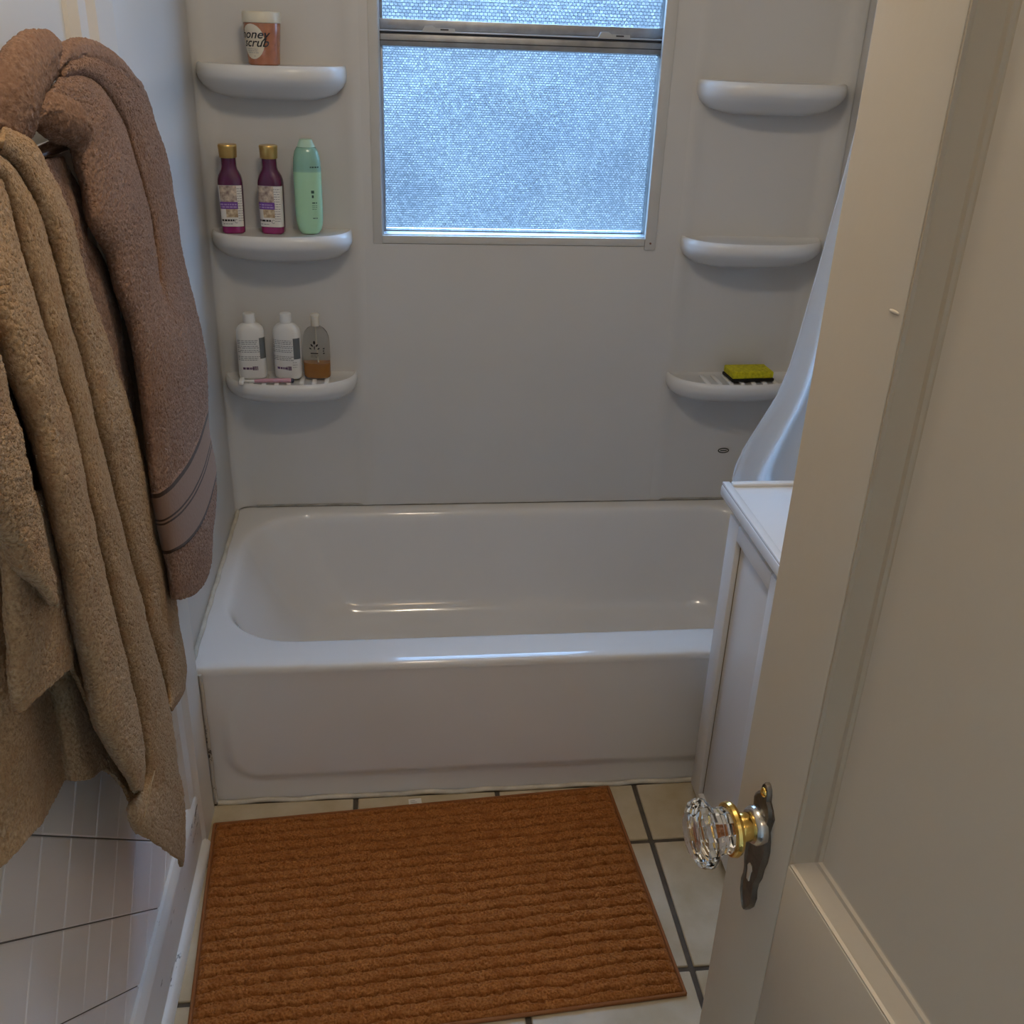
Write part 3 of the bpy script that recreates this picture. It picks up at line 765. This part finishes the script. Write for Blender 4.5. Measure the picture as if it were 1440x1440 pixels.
wrap_text('scrub', .0235, .0335, .0335, 2, thl+8, .0365, 'black', t, .35, .0003, .0014, JT)
marks(.0335, .0335, 2, thl, .0315, .026, 3, .0035, 'grey_print', t, JT, .0009, .0013)
bars(.0345, .0345, 2, thl+6, .0175, .021, .008, 'black', t, 6)

# --- two maroon bottles with gold caps
M['maroon'] = mat('maroon_plastic', (.085, .008, .045), .22, coat=.4)
M['magenta'] = mat('magenta_plastic', (.26, .015, .115), .22, coat=.4)
M['gold'] = mat('gold_cap', (.62, .40, .13), .3, metal=.8)
M['lab_art'] = mat('label_fruit_art', (.72, .60, .46), .5, noise=.9, nscale=75, dark=(.09, .03, .035))
M['lab_flower'] = mat('label_flower_art', (.78, .66, .44), .5, noise=.6, nscale=90, dark=(.30, .18, .10))
M['violet'] = mat('violet_band', (.16, .05, .30), .5)
M['lilac'] = mat('lilac_print', (.42, .30, .55), .5)
def maroon_bottle(x, thf, rz, label, back=58):
    t = thing('shampoo_bottle', label, 'bottle', (x, -.058, SZ[1]-.001), rz, 'maroon bottles on the middle shelf')
    a, b, n = .0275, .021, 4.2
    TP = lambda z: .93 + .07*min(1, max(0, z/.10))
    lathe('base', [(a*.80, b*.80, n, 0), (a*.92, b*.92, n, .003), (a*.935, b*.935, n, .0155)], M['magenta'], t)
    lathe('body', [(a*TP(.0157), b*TP(.0157), n, .0157), (a, b, n, .100), (a, b, n, .111), (a*.975, b*.98, 3.6, .119), (a*.90, b*.92, 3.0, .127), (a*.78, b*.86, 2.5, .1335), (.0182, .0165, 2.2, .1395), (.0168, .0158, 2, .146), (.0165, .0158, 2, .164)], M['maroon'], t)
    lathe('cap', [(.0185, .0175, 2, .1645), (.0192, .0182, 2, .166), (.0205, .0195, 2, .187), (.0208, .0198, 2, .190), (.0195, .0185, 2, .1925), (.015, .0145, 2, .193)], M['gold'], t)
    lb = sgrid('label', a, b, n, thf-58, thf+back, .0165, .107, 'paper', t, .0005, 40, 8, TP)
    sgrid('picture', a, b, n, thf-50, thf+34, .071, .1065, 'lab_art', lb, .0009, 26, 3, TP)
    sgrid('violet_band', a, b, n, thf-54, thf+36, .0555, .071, 'violet', lb, .0009, 26, 3, TP)
    wrap_t = marks(a, b, n, thf-8, .0655, .036, 2, .0055, 'lilac', lb, TP, .0030, .0014)
    sgrid('flower_picture', a, b, n, thf-30, thf+34, .037, .0555, 'lab_flower', lb, .0009, 22, 3, TP)
    marks(a, b, n, thf-16, .0305, .026, 1, .005, 'black', lb, TP, .0042, .0014)
    marks(a, b, n, thf-20, .0225, .020, 1, .005, 'grey_print', lb, TP, .0016, .0014)
    marks(a, b, n, thf+48, .100, .013, 14, .0054, 'grey_print', lb, TP, .0012, .0012)
    # round mark
    bm = bmesh.new(); th_ = math.radians(thf+24); r_ = sup(a*.95, b*.95, n, th_)+.0014
    lp_ = []
    for q in np.linspace(0, 2*math.pi, 17)[:-1]:
        lp_.append((th_ + .0042*math.cos(q)/r_, .0285+.0042*math.sin(q), th_+.0031*math.cos(q)/r_, .0285+.0031*math.sin(q)))
    vo = [bm.verts.new((r_*math.cos(p[0]), r_*math.sin(p[0]), p[1])) for p in lp_]; vi = [bm.verts.new((r_*math.cos(p[2]), r_*math.sin(p[2]), p[3])) for p in lp_]
    for i in range(16): bm.faces.new((vo[i], vo[(i+1) % 16], vi[(i+1) % 16], vi[i]))
    bmobj('round_mark', bm, M['grey_print'], lb)
    return t
maroon_bottle(.0615, 268, math.radians(4), 'maroon gold-capped bottle nearer the left wall on the middle shelf')
maroon_bottle(.1510, 262, math.radians(-8), 'maroon gold-capped bottle between its twin and the green bottle', 84)

# --- pale green bottle
def green_material():
    m = mat('green_translucent_plastic', (.40, .66, .44), .25, coat=.3); nt = m.node_tree; b = nt.nodes['Principled BSDF']
    tc = nt.nodes.new('ShaderNodeTexCoord'); sp = nt.nodes.new('ShaderNodeSeparateXYZ'); nt.links.new(tc.outputs['Object'], sp.inputs[0])
    r = nt.nodes.new('ShaderNodeValToRGB'); r.color_ramp.elements[0].position = .138; r.color_ramp.elements[1].position = .141
    r.color_ramp.elements[0].color = (.42, .70, .45, 1); r.color_ramp.elements[1].color = (.25, .47, .37, 1)
    nt.links.new(sp.outputs['Z'], r.inputs['Fac']); nt.links.new(r.outputs['Color'], b.inputs['Base Color']); return m
M['green'] = green_material(); M['green_cap'] = mat('pale_green_cap', (.48, .70, .55), .3)
M['green_print'] = mat('dark_green_print', (.02, .07, .05), .5)
t = thing('shampoo_bottle', 'tall pale green bottle with small dark print on the middle shelf', 'bottle', (.2345, -.060, SZ[1]-.001), math.radians(3))
GA, GB = .0315, .024
lathe('body', [(.013, .010, 2.2, 0), (.020, .015, 2.3, .0015), (.0265, .020, 2.5, .010), (.0298, .0225, 2.7, .024), (.0312, .0235, 2.8, .045), (GA, GB, 2.8, .10), (.0312, .024, 2.7, .145), (.0298, .023, 2.6, .166), (.0265, .021, 2.4, .181), (.0215, .018, 2.2, .190), (.0205, .0175, 2.1, .1905)], M['green'], t)
lathe('cap', [(.0200, .017, 2.1, .191), (.0195, .0165, 2.1, .194), (.0150, .0135, 2, .2035), (.0145, .013, 2, .2065), (.012, .011, 2, .2075)], M['green_cap'], t)
thg = 301
wrap_text('monday', .0062, GA, GB, 2.8, thg-2, .148, 'green_print', t, .1, .0002, .0008) if False else marks(GA, GB, 2.8, thg+4, .150, .019, 1, .004, 'green_print', t, None, .0030, .0012)
marks(GA, GB, 2.8, thg-8, .0965, .0065, 1, .004, 'green_print', t, None, .0062, .0012, False)
marks(GA, GB, 2.8, thg-8, .0865, .0045, 1, .004, 'green_print', t, None, .0060, .0012, False)
marks(GA, GB, 2.8, thg-2, .0725, .010, 1, .004, 'green_print', t, None, .0024, .0012)
marks(GA, GB, 2.8, thg-2, .0665, .011, 3, .0040, 'green_print', t, None, .0008, .0012)
marks(GA, GB, 2.8, thg-2, .0385, .010, 1, .004, 'green_print', t, None, .0018, .0012)

# --- two white lotion bottles on the lowest shelf
M['white_plastic'] = mat('white_plastic', (.80, .80, .78), .35)
M['slate'] = mat('slate_label', (.13, .145, .15), .5)
def white_bottle(x, rz, label, side):
    t = thing('lotion_bottle', label, 'bottle', (x, -.056, SZ[2]+.0011), rz, 'white lotion bottles on the lowest shelf')
    a, b = .0335, .021
    lathe('body', [(a*.85, b*.85, 2.6, 0), (a*.97, b*.97, 2.8, .003), (a, b, 2.8, .008), (a, b, 2.8, .108), (a*.98, b*.98, 2.7, .118), (a*.90, b*.92, 2.5, .126), (a*.72, b*.82, 2.3, .1325), (.0165, .0145, 2, .1365), (.0150, .0135, 2, .138)], M['white_plastic'], t)
    lathe('cap', [(.0138, .0138, 2, .1382), (.0145, .0145, 2, .139), (.0140, .0140, 2, .159), (.0125, .0125, 2, .161)], M['white_plastic'], t)
    f = 267
    for z0, k in ((.098, 3), (.084, 2), (.074, 2), (.058, 3)):
        marks(a, b, 2.8, f-2, z0, .044, k, .0042, 'grey_print', t, None, .0016, .0008, True)
    marks(a, b, 2.8, f-10, .0285, .026, 1, .004, 'purple_print', t, None, .0055, .0008)
    bars(a, b, 2.8, f+24, .024, .034, .012, 'purple_print', t, 8)
    sgrid('front_label_edge', a, b, 2.8, 318, 350, .052, .104, 'slate', t, .0006, 12, 3)
    if side: marks(a, b, 2.8, 322, .044, .010, 3, .006, 'grey_print', t, None, .0012, .0008)
    return t
white_bottle(.0775, math.radians(2), 'white lotion bottle at the corner end of the lowest shelf', False)
white_bottle(.1640, math.radians(-14), 'white lotion bottle beside the amber bottle on the lowest shelf', True)

# --- clear bottle with amber liquid
M['smoke'] = mat('clear_plastic', (.93, .92, .88), .04, trans=1, ior=1.2)
M['amber'] = mat('amber_liquid', (.44, .18, .035), .15, coat=.3)
M['pump'] = mat('ivory_cap', (.74, .70, .60), .4)
t = thing('body_wash_bottle', 'clear bottle part filled with amber liquid on the lowest shelf', 'bottle', (.2335, -.054, SZ[2]+.0011), math.radians(-6))
CA, CB = .0325, .0215
lathe('body', [(CA*.88, CB*.88, 2.5, 0), (CA*.98, CB*.98, 2.6, .003), (CA, CB, 2.6, .008), (CA, CB, 2.6, .088), (CA*.96, CB*.97, 2.5, .102), (CA*.84, CB*.90, 2.3, .114), (CA*.62, CB*.78, 2.2, .123), (.0125, .012, 2, .1275), (.0105, .0105, 2, .129)], M['smoke'], t)
lathe('liquid', [(CA*.84, CB*.84, 2.5, .002), (CA*.94, CB*.93, 2.6, .006), (CA*.96, CB*.95, 2.6, .038), (CA*.95, CB*.94, 2.6, .0385)], M['amber'], t)
lathe('cap', [(.0098, .0098, 2, .1295), (.0105, .0105, 2, .131), (.0098, .0098, 2, .152), (.0085, .0085, 2, .153)], M['pump'], t)
lathe('nozzle', [(.011, .008, 2, .1532), (.011, .008, 2, .158), (.007, .006, 2, .160)], M['pump'], t)
tube('dip_tube', [(0, 0, .128), (.002, 0, .06), (.006, 0, .01)], .0018, M['pump'], t, 8)
# sprig emblem
bm = bmesh.new(); thc = math.radians(268); r_ = sup(CA, CB, 2.6, thc)+.0008
for (cx_, cz_, w_, h_, an) in ((0, .093, .0028, .010, 0), (-.006, .086, .002, .008, 35), (.006, .086, .002, .008, -35), (-.0095, .078, .0016, .006, 55), (.0095, .078, .0016, .006, -55), (0, .080, .0012, .010, 0)):
    vs = []
    for q in np.linspace(0, 2*math.pi, 9)[:-1]:
        xx, zz_ = w_*math.cos(q), h_*.5*math.sin(q); c_, s__ = math.cos(math.radians(an)), math.sin(math.radians(an))
        x_, z_ = cx_+xx*c_-zz_*s__, cz_+xx*s__+zz_*c_; t_ = thc+x_/r_; rr_ = sup(CA, CB, 2.6, t_)+.0008
        vs.append(bm.verts.new((rr_*math.cos(t_), rr_*math.sin(t_), z_)))
    bm.faces.new(vs)
bmobj('emblem', bm, M['black'], t)
marks(CA, CB, 2.6, 268, .066, .018, 1, .004, 'black', t, None, .0028, .0008, False)
marks(CA, CB, 2.6, 268, .0605, .018, 2, .0035, 'black', t, None, .0008, .0008)
marks(CA, CB, 2.6, 318, .078, .004, 3, .006, 'black', t, None, .0030, .0008)

# --- pink razor lying across the front of the lowest shelf
M['pink'] = mat('pink_plastic', (.56, .30, .37), .35); M['navy'] = mat('navy_rubber', (.012, .012, .05), .4)
t = thing('razor', 'pink-handled razor lying along the front of the lowest shelf', 'razor', (.115, -.1005, SZ[2]+.0058), math.radians(2))
tube('handle', [(-.030, 0, 0), (-.01, 0, .0008), (.02, 0, .001), (.052, 0, .0006), (.057, 0, 0)], [.0042, .005, .0052, .0055, .005], M['pink'], t, 14)
tube('end_cap', [(.0572, 0, 0), (.0625, 0, 0), (.0640, 0, 0)], [.0056, .0056, .004], M['navy'], t, 14)
tube('neck', [(-.030, 0, 0), (-.045, 0, .0006), (-.056, 0, .001)], [.0036, .003, .0028], M['white_plastic'], t, 10)
bm = bmesh.new(); add_box(bm, -.066, -.0545, -.0185, .0185, -.0038, .005, .0025, 3); hd = bmobj('head', bm, M['white_plastic'], t, auto=40)
for k in range(3):
    bm = bmesh.new(); add_box(bm, -.0672, -.0655, -.015, .015, -.002+.0022*k, -.0012+.0022*k); bmobj('blade', bm, M['chrome'], hd)

# --- sponge on the right lowest shelf
def sponge_material():
    m = mat('yellow_foam', (.66, .57, .010), .9, noise=.35, nscale=140, dark=(.42, .36, .005), bump=.6, bscale=300); return m
t = thing('sponge', 'yellow sponge with a black scouring pad on the right lowest shelf', 'sponge', (1.338, -.062, SZ[2]-.002), math.radians(4))
bm = bmesh.new(); add_box(bm, -.056, .056, -.033, .033, .0072, .026, .004, 3)
for v in bm.verts: v.co.z += .0012*math.sin(v.co.x*70)*(v.co.z > .02); v.co.y += .0012*math.sin(v.co.x*55)
bmobj('foam', bm, sponge_material(), t, auto=45)
bm = bmesh.new(); add_box(bm, -.0575, .0575, -.0345, .0335, 0, .0075, .0012, 1); bmesh.ops.subdivide_edges(bm, edges=bm.edges[:], cuts=3, use_grid_fill=True)
for v in bm.verts: v.co += Vector((random.uniform(-.001, .001), random.uniform(-.001, .001), random.uniform(0, .0004)))
bmobj('scouring_pad', bm, mat('black_scouring_pad', (.012, .013, .012), .95, bump=.6, bscale=300), t)

# ================================================================== BATH MAT
MA, MBv = np.array([.024, -.812]), np.array([.893, -.757])
ux = (MBv-MA)/np.linalg.norm(MBv-MA); uy = np.array([ux[1], -ux[0]])      # along the tub, away from it
ML, MWd = .868, .548
t = thing('bath_mat', 'rust orange ribbed chenille bath mat on the tile floor', 'bath mat', (MA[0], MA[1], 0), math.atan2(ux[1], ux[0]))
nu, nv = 720, 460
A_, B_ = np.meshgrid(np.linspace(.008, ML-.008, nu), np.linspace(-.008, -MWd+.008, nv))
sc = ML/nu
warp = .0030*vnoise((nv, nu), 60) + .0026*vnoise((nv, nu), 16) + .0018*vnoise((nv, nu), 5)
ph = (-(B_) + warp)/.0262
f = ph-np.floor(ph); rib = np.clip(1-(2*np.abs(f-.5))**5, 0, 1)
nub = .55*vnoise((nv, nu), 3.6) + .45*vnoise((nv, nu), 2.0) + .35*vnoise((nv, nu), 7)
Zp = .0030 + .0125*rib + .0032*nub*(.25+.75*rib) + .0012*vnoise((nv, nu), 90)
edge = np.clip(np.minimum.reduce([A_-.008, ML-.008-A_, -B_-.008, MWd-.008+B_])/.012, 0, 1)
Zp = .004 + (Zp-.004)*np.sqrt(edge)
jx, jy = .0011*vnoise((nv, nu), 2.5), .0011*vnoise((nv, nu), 2.5)
pl = link('pile', grid_mesh('pile', np.stack([A_+jx, B_+jy, Zp], -1)), M['mat'], t, True)
bm = bmesh.new(); add_box(bm, 0.002, ML-.002, -MWd+.002, -.002, .0005, .0045); bmobj('backing', bm, M['mat_hem'], t)
hemp = [(0.004, -.004, .005), (ML-.004, -.004, .005), (ML-.004, -MWd+.004, .005), (.004, -MWd+.004, .005)]
for a, b in zip(hemp, hemp[1:]+hemp[:1]): tube('hem', [a, b], .0034, M['mat_hem'], t, 8)
bm = bmesh.new(); add_box(bm, .415, .443, -.004, .017, .0042, .0052); tg = bmobj('care_tag', bm, M['paper'], t); tg['label'] = 'small white care tag'
for k in range(3):
    bm = bmesh.new(); add_box(bm, .419, .437-.004*k, .000+.005*k, .0014+.005*k, .0052, .00535); bmobj('tag_print', bm, M['grey_print'], tg)

# ================================================================== TOWELS
def blur(P, k):
    for _ in range(k):
        Q = P.copy(); Q[1:-1] = (P[:-2]+2*P[1:-1]+P[2:])/4; P = Q.copy(); P[:, 1:-1] = (Q[:, :-2]+2*Q[:, 1:-1]+Q[:, 2:])/4
    return P

def drape(name, C, nu, nv, m, parent, origin, amp=.0008, thick=.005, band=None, k=6):
    """cloth surface through columns (list of (rows,3) arrays, all the same length); adds the uneven pile"""
    C = [cr_resample(c, nv) for c in C]
    P = blur(cr_resample(np.stack(C, 0), nu).transpose(1, 0, 2), k)          # (nv, nu, 3)
    U, V = np.meshgrid(np.linspace(0, 1, nu), np.linspace(0, 1, nv))
    n = blur(grid_normals(P), 3); n /= np.linalg.norm(n, axis=2, keepdims=True)+1e-9
    cell = np.linalg.norm(np.gradient(P, axis=1), axis=2); fit = np.clip(cell/.0009, .25, 1)
    d = fit*(amp*(.7*(RNG.random((nv, nu))*2-1) + .9*vnoise((nv, nu), 2.2) + .7*vnoise((nv, nu), 4)) + .0014*vnoise((nv, nu), 26))
    if band is not None:
        mk = np.where((V > band[0]) & (V < band[1]), .12, 1.0); d = d*mk - .0016*(1-mk)
    P = P + n*d[..., None]
    o = link(name, grid_mesh(name, P-np.array(origin), np.stack([U, V], -1)), m, parent, True)
    s = o.modifiers.new('thickness', 'SOLIDIFY'); s.thickness = thick; s.offset = 0
    return o

def arc(pts, n):
    """n points along a pixel polyline by length, as an (n, 2) array"""
    return cr_resample(np.array(pts, float), n)
def byv(pts, v0, v1, n):
    """n points of a pixel polyline at equal steps of v"""
    p = np.array(pts, float); v = np.linspace(v0, v1, n); return np.stack([np.interp(v, p[:, 1], p[:, 0]), v], 1)
def col(px_, x):
    x = np.interp(np.linspace(0, 1, len(px_)), np.linspace(0, 1, len(x)), x) if np.ndim(x) else np.full(len(px_), x)
    return np.array([at(u, v, xx) for (u, v), xx in zip(px_, x)])
def rollcols(L, R, xc, a, phis=(208, 180, 150, 120, 90, 60, 30, 0, -28), bulge=(0, 0)):
    """columns of one rounded fold between its left and right outlines"""
    out = []
    n = len(L); xcv = np.interp(np.linspace(0, 1, n), np.linspace(0, 1, len(xc)), xc)
    for p in phis:
        c, q = math.cos(math.radians(p)), math.sin(math.radians(p))
        uv_ = (L+R)/2 + (R-L)/2*c + (np.linspace(0, 1, n)**5)[:, None]*max(0, 1-c*c)*np.array(bulge)
        out.append(np.array([at(u, v, xx+a*q) for (u, v), xx in zip(uv_, xcv)]))
    return out

BARX, BARZ = .070, 1.418
bar = thing('towel_bar', 'steel towel bar on the left wall holding both towels', 'towel bar', (.0, -1.45, BARZ))
tube('rod', [(BARX, -.42, 0), (BARX, .40, 0)], .0085, M['chrome'], bar, 14)
for yy in (-.42, .40):
    tube('post', [(-.005, yy, 0), (.02, yy, 0), (.05, yy, 0), (BARX+.012, yy, 0)], [.012, .010, .010, .013], M['chrome'], bar, 14)
    tube('flange', [(-.0055, yy, 0), (.005, yy, 0)], .026, M['chrome'], bar, 20)

# ---- tan towel: front folds fall from the bar, the rear half hangs behind
to = (.08, -1.55, .40)
tan = thing('bath_towel', 'tan terry bath towel hanging in long folds over the bar', 'towel', to)
E4 = [(-6, 178), (12, 181), (30, 190), (51, 212), (67, 241), (82, 268), (96, 302), (109, 350), (132, 431), (155, 489), (175, 560), (192, 616), (200, 644), (216, 700), (224, 751), (236, 793), (244, 831), (248, 867), (256, 911), (261, 940), (258, 975), (240, 998)]
E2 = [(-10, 212), (4, 221), (22, 239), (44, 279), (64, 332), (73, 360), (93, 438), (113, 522), (133, 600), (147, 651), (164, 724), (178, 778), (193, 829), (204, 878), (218, 922), (229, 962), (238, 1000), (244, 1044), (247, 1078), (255, 1111), (258, 1155), (257, 1213)]
E1 = [(-20, 236), (0, 254), (11, 297), (22, 341), (44, 411), (73, 511), (100, 600), (109, 644), (122, 704), (133, 751), (144, 800), (156, 851), (171, 915), (184, 967), (193, 1011), (200, 1051), (202, 1085), (197, 1112)]
E1l = [(-70, 240), (-60, 300), (-45, 350), (-25, 420), (0, 490), (22, 550), (42, 600), (57, 660), (67, 700), (78, 755), (88, 800), (98, 860), (109, 905), (122, 962), (133, 1018), (151, 1051), (169, 1078), (191, 1112)]
E0 = [(-70, 280), (-60, 330), (-30, 430), (0, 515), (11, 562), (25, 604), (36, 655), (46, 694), (56, 733), (63, 768), (69, 800), (74, 826), (78, 850)]
E0l = [(-190, 280), (-170, 400), (-140, 520), (-100, 620), (-60, 690), (-20, 735), (4, 760), (20, 795), (44, 815), (60, 830), (74, 848)]
E2l = E1[:-1] + [(196, 1112), (183, 1126), (179, 1142), (190, 1166)]
n = 60
c0 = rollcols(byv(E0l, 285, 846, n), byv(E0, 285, 850, n), (.10, .13, .135, .12), .022)
c1 = rollcols(byv(E1l, 245, 1108, n), byv(E1, 240, 1112, n), (.09, .105, .11, .098, .085), .026)
c2 = rollcols(byv(E2l, 240, 1166, n), byv(E2, 214, 1212, n), (.085, .09, .09, .08, .070), .019)
c4 = rollcols(byv(E2, 216, 992, n), byv(E4, 180, 998, n), (.08, .082, .080, .070, .062), .022, (208, 180, 150, 120, 90, 60, 30, 0, -30, -60))
v01 = [col((byv(E0, 300, 900, n)+byv(E1l, 300, 1000, n))/2, (.08, .072, .070, .07))]
v12 = [col(byv(E1, 250, 1100, n)+np.array([1.5, 0]), (.060, .056, .056, .055, .062))]
v24 = [col(byv(E2, 230, 985, n)+np.array([1.5, 0]), (.052, .046, .044, .044, .048))]
wall_ret = [col(byv(E4, 182, 990, n)-np.array([7, 0]), (.045, .04, .034, .03))]
drape('front_drape', c0+v01+c1+v12+c2+v24+c4+wall_ret, 760, 620, M['tan'], tan, to)
rb = [[(-150, 320), (-110, 500), (-70, 700), (-50, 900), (-30, 1080), (-20, 1230)], [(-90, 320), (-60, 500), (-30, 700), (-15, 900), (0, 1060), (8, 1212)], [(-60, 320), (-30, 500), (-5, 700), (10, 880), (28, 1030), (34, 1180)],
      [(-40, 320), (-10, 500), (20, 700), (36, 880), (50, 1020), (62, 1150)], [(-20, 320), (15, 500), (45, 700), (58, 880), (72, 1000), (90, 1096)], [(-5, 320), (30, 500), (60, 700), (72, 880), (86, 1000), (104, 1097)],
      [(10, 320), (45, 500), (75, 700), (92, 880), (106, 1010), (124, 1096)], [(20, 320), (60, 500), (90, 700), (112, 880), (128, 1010), (146, 1084)], [(35, 320), (75, 500), (110, 700), (135, 880), (156, 1030), (172, 1108)], [(50, 320), (95, 500), (130, 700), (160, 880), (185, 1060), (198, 1165)]]
rx = [.045, .058, .062, .045, .030, .042, .050, .044, .042, .045]
drape('rear_drape', [col(arc(c, 40), x) for c, x in zip(rb, rx)], 300, 360, M['tan'], tan, to)
# loose corner folded between the two halves
fl0 = arc([(-14, 700), (2, 780), (10, 850), (14, 920), (20, 980), (26, 1003)], 40); fl1 = arc([(60, 690), (72, 770), (86, 840), (96, 885), (99, 915), (96, 938)], 40)
drape('folded_corner', rollcols(fl0, fl1, (.10, .10, .095, .09), .014), 160, 200, M['tan'], tan, to)
for path, x in (([(203, 1150), (211, 1110), (220, 1075), (229, 1045)], .0935), ([(238, 1192), (248, 1150), (249, 1110)], .080)):
    P3 = cr_resample(np.array([at(u, v, x) for u, v in path]), 24)-np.array(to)
    tube('seam', [tuple(p) for p in P3], [.0006+.0005*(k % 2) for k in range(24)], mat('tan_thread', (.35, .24, .13), .9), tan, 6)

# ---- brown towel bunched over the end of the bar
bo = (.07, -1.05, .75)
brn = thing('bath_towel', 'brown terry bath towel with a satin band bunched over the bar end', 'towel', bo)
L_ = [(48, 158), (54, 180), (76, 196), (100, 208), (112, 250), (121, 292), (127, 315), (151, 358), (164, 407), (180, 456), (196, 533), (207, 616), (213, 678), (224, 738), (235, 790), (243, 842)]
M1 = [(84, 112), (110, 106), (135, 118), (156, 146), (174, 180), (184, 215), (198, 266), (211, 319), (217, 360), (223, 411), (234, 456), (252, 510), (260, 575), (264, 645), (270, 700), (275, 760), (277, 812)]
Rr = [(100, 88), (126, 84), (154, 96), (184, 118), (207, 150), (222, 190), (236, 232), (244, 281), (252, 341), (258, 369), (271, 424), (284, 484), (289, 524), (291, 600), (300, 651), (302, 688), (296, 742)]
n = 70
aL, aM, aR = arc(L_, n), arc(M1, n), arc(Rr, n)
A = rollcols(aL, aM, (.075, .092, .098, .096), .020, (215, 185, 160, 135, 110, 85, 60, 35, 12))
B = rollcols(aM, aR, (.073, .086, .090, .088), .011, (160, 130, 100, 70, 45, 20, 0, -25, -55))
one = rollcols(aL, aR, (.078, .094, .099, .096), .024, tuple(np.linspace(215, -55, len(A)+len(B))), (17, 27))
wt = np.clip((np.linspace(0, 1, n)-.46)/.2, 0, 1); wt = (wt*wt*(3-2*wt))[:, None]
AB = [p*(1-wt)+q*wt for p, q in zip(A+B, one)]
tail = [col(aR-np.array([10, 0]), (.045, .03, .022, .02))]
drape('front_drape', AB+tail, 480, 640, M['brown'], brn, bo, band=(.775, .90))
rl, rr2 = arc([(30, 230), (50, 300), (80, 400), (105, 500), (130, 600), (150, 700)], 40), arc([(86, 222), (122, 296), (120, 330), (140, 362), (160, 420), (172, 490), (185, 560), (193, 650)], 40)
drape('rear_drape', rollcols(rl, rr2, (.068, .074, .074, .068), .014, (180, 150, 120, 90, 60, 30, 0, -35)), 200, 300, M['brown_plain'], brn, bo)
# rolls of cloth gathered over the bar
def roll(name, path, radii, m, parent, origin, flat=1.0, N=64, n=150):
    C = np.array([at(u, v, x) for u, v, x in path]); P = cr_resample(C, n); R_ = np.interp(np.linspace(0, 1, n), np.linspace(0, 1, len(radii)), radii)
    loops = []
    for i in range(n):
        tg_ = P[min(i+1, n-1)]-P[max(i-1, 0)]; tg_ /= np.linalg.norm(tg_)
        o_ = np.array([1.0, 0, 0]); o_ -= tg_*o_.dot(tg_); o_ /= np.linalg.norm(o_); b_ = np.cross(tg_, o_)
        a = np.linspace(0, 2*math.pi, N); lp_ = P[i] + R_[i]*(np.cos(a)[:, None]*o_*flat + np.sin(a)[:, None]*b_); loops.append(lp_)
    G = np.stack(loops, 0); ctr_ = G.mean(1, keepdims=True); d_ = G-ctr_; d_ /= np.linalg.norm(d_, axis=2, keepdims=True)+1e-9
    nz = .0009*(RNG.random(G.shape[:2])*2-1) + .0010*vnoise(G.shape[:2], 3) + .0008*vnoise(G.shape[:2], 9) + .0016*vnoise(G.shape[:2], 30); nz[:, -1] = nz[:, 0]
    k = np.sin(np.linspace(0, math.pi, n))**.35
    G = ctr_ + (G-ctr_)*np.clip(k, .15, 1)[:, None, None] + d_*nz[..., None]
    return link(name, grid_mesh(name, G-np.array(origin)), m, parent, True)
roll('gathered_roll', [(-40, 300, .058), (-6, 215, .064), (16, 150, .075), (38, 104, .078), (64, 78, .072), (92, 76, .055)], [.034, .040, .039, .033, .025, .015], M['brown_plain'], brn, bo, .5, 90, 220)
roll('gathered_roll', [(60, 112, .075), (95, 78, .07), (130, 82, .06), (165, 106, .05), (195, 146, .042), (212, 196, .04), (226, 260, .036)], [.014, .018, .022, .024, .024, .022, .016], M['brown_plain'], brn, bo, .7, 80, 220)
roll('gathered_roll', [(44, 170, .085), (66, 158, .094), (92, 164, .10), (118, 182, .10), (138, 204, .094)], [.012, .020, .020, .017, .010], M['brown_plain'], brn, bo, .5, 80, 180)
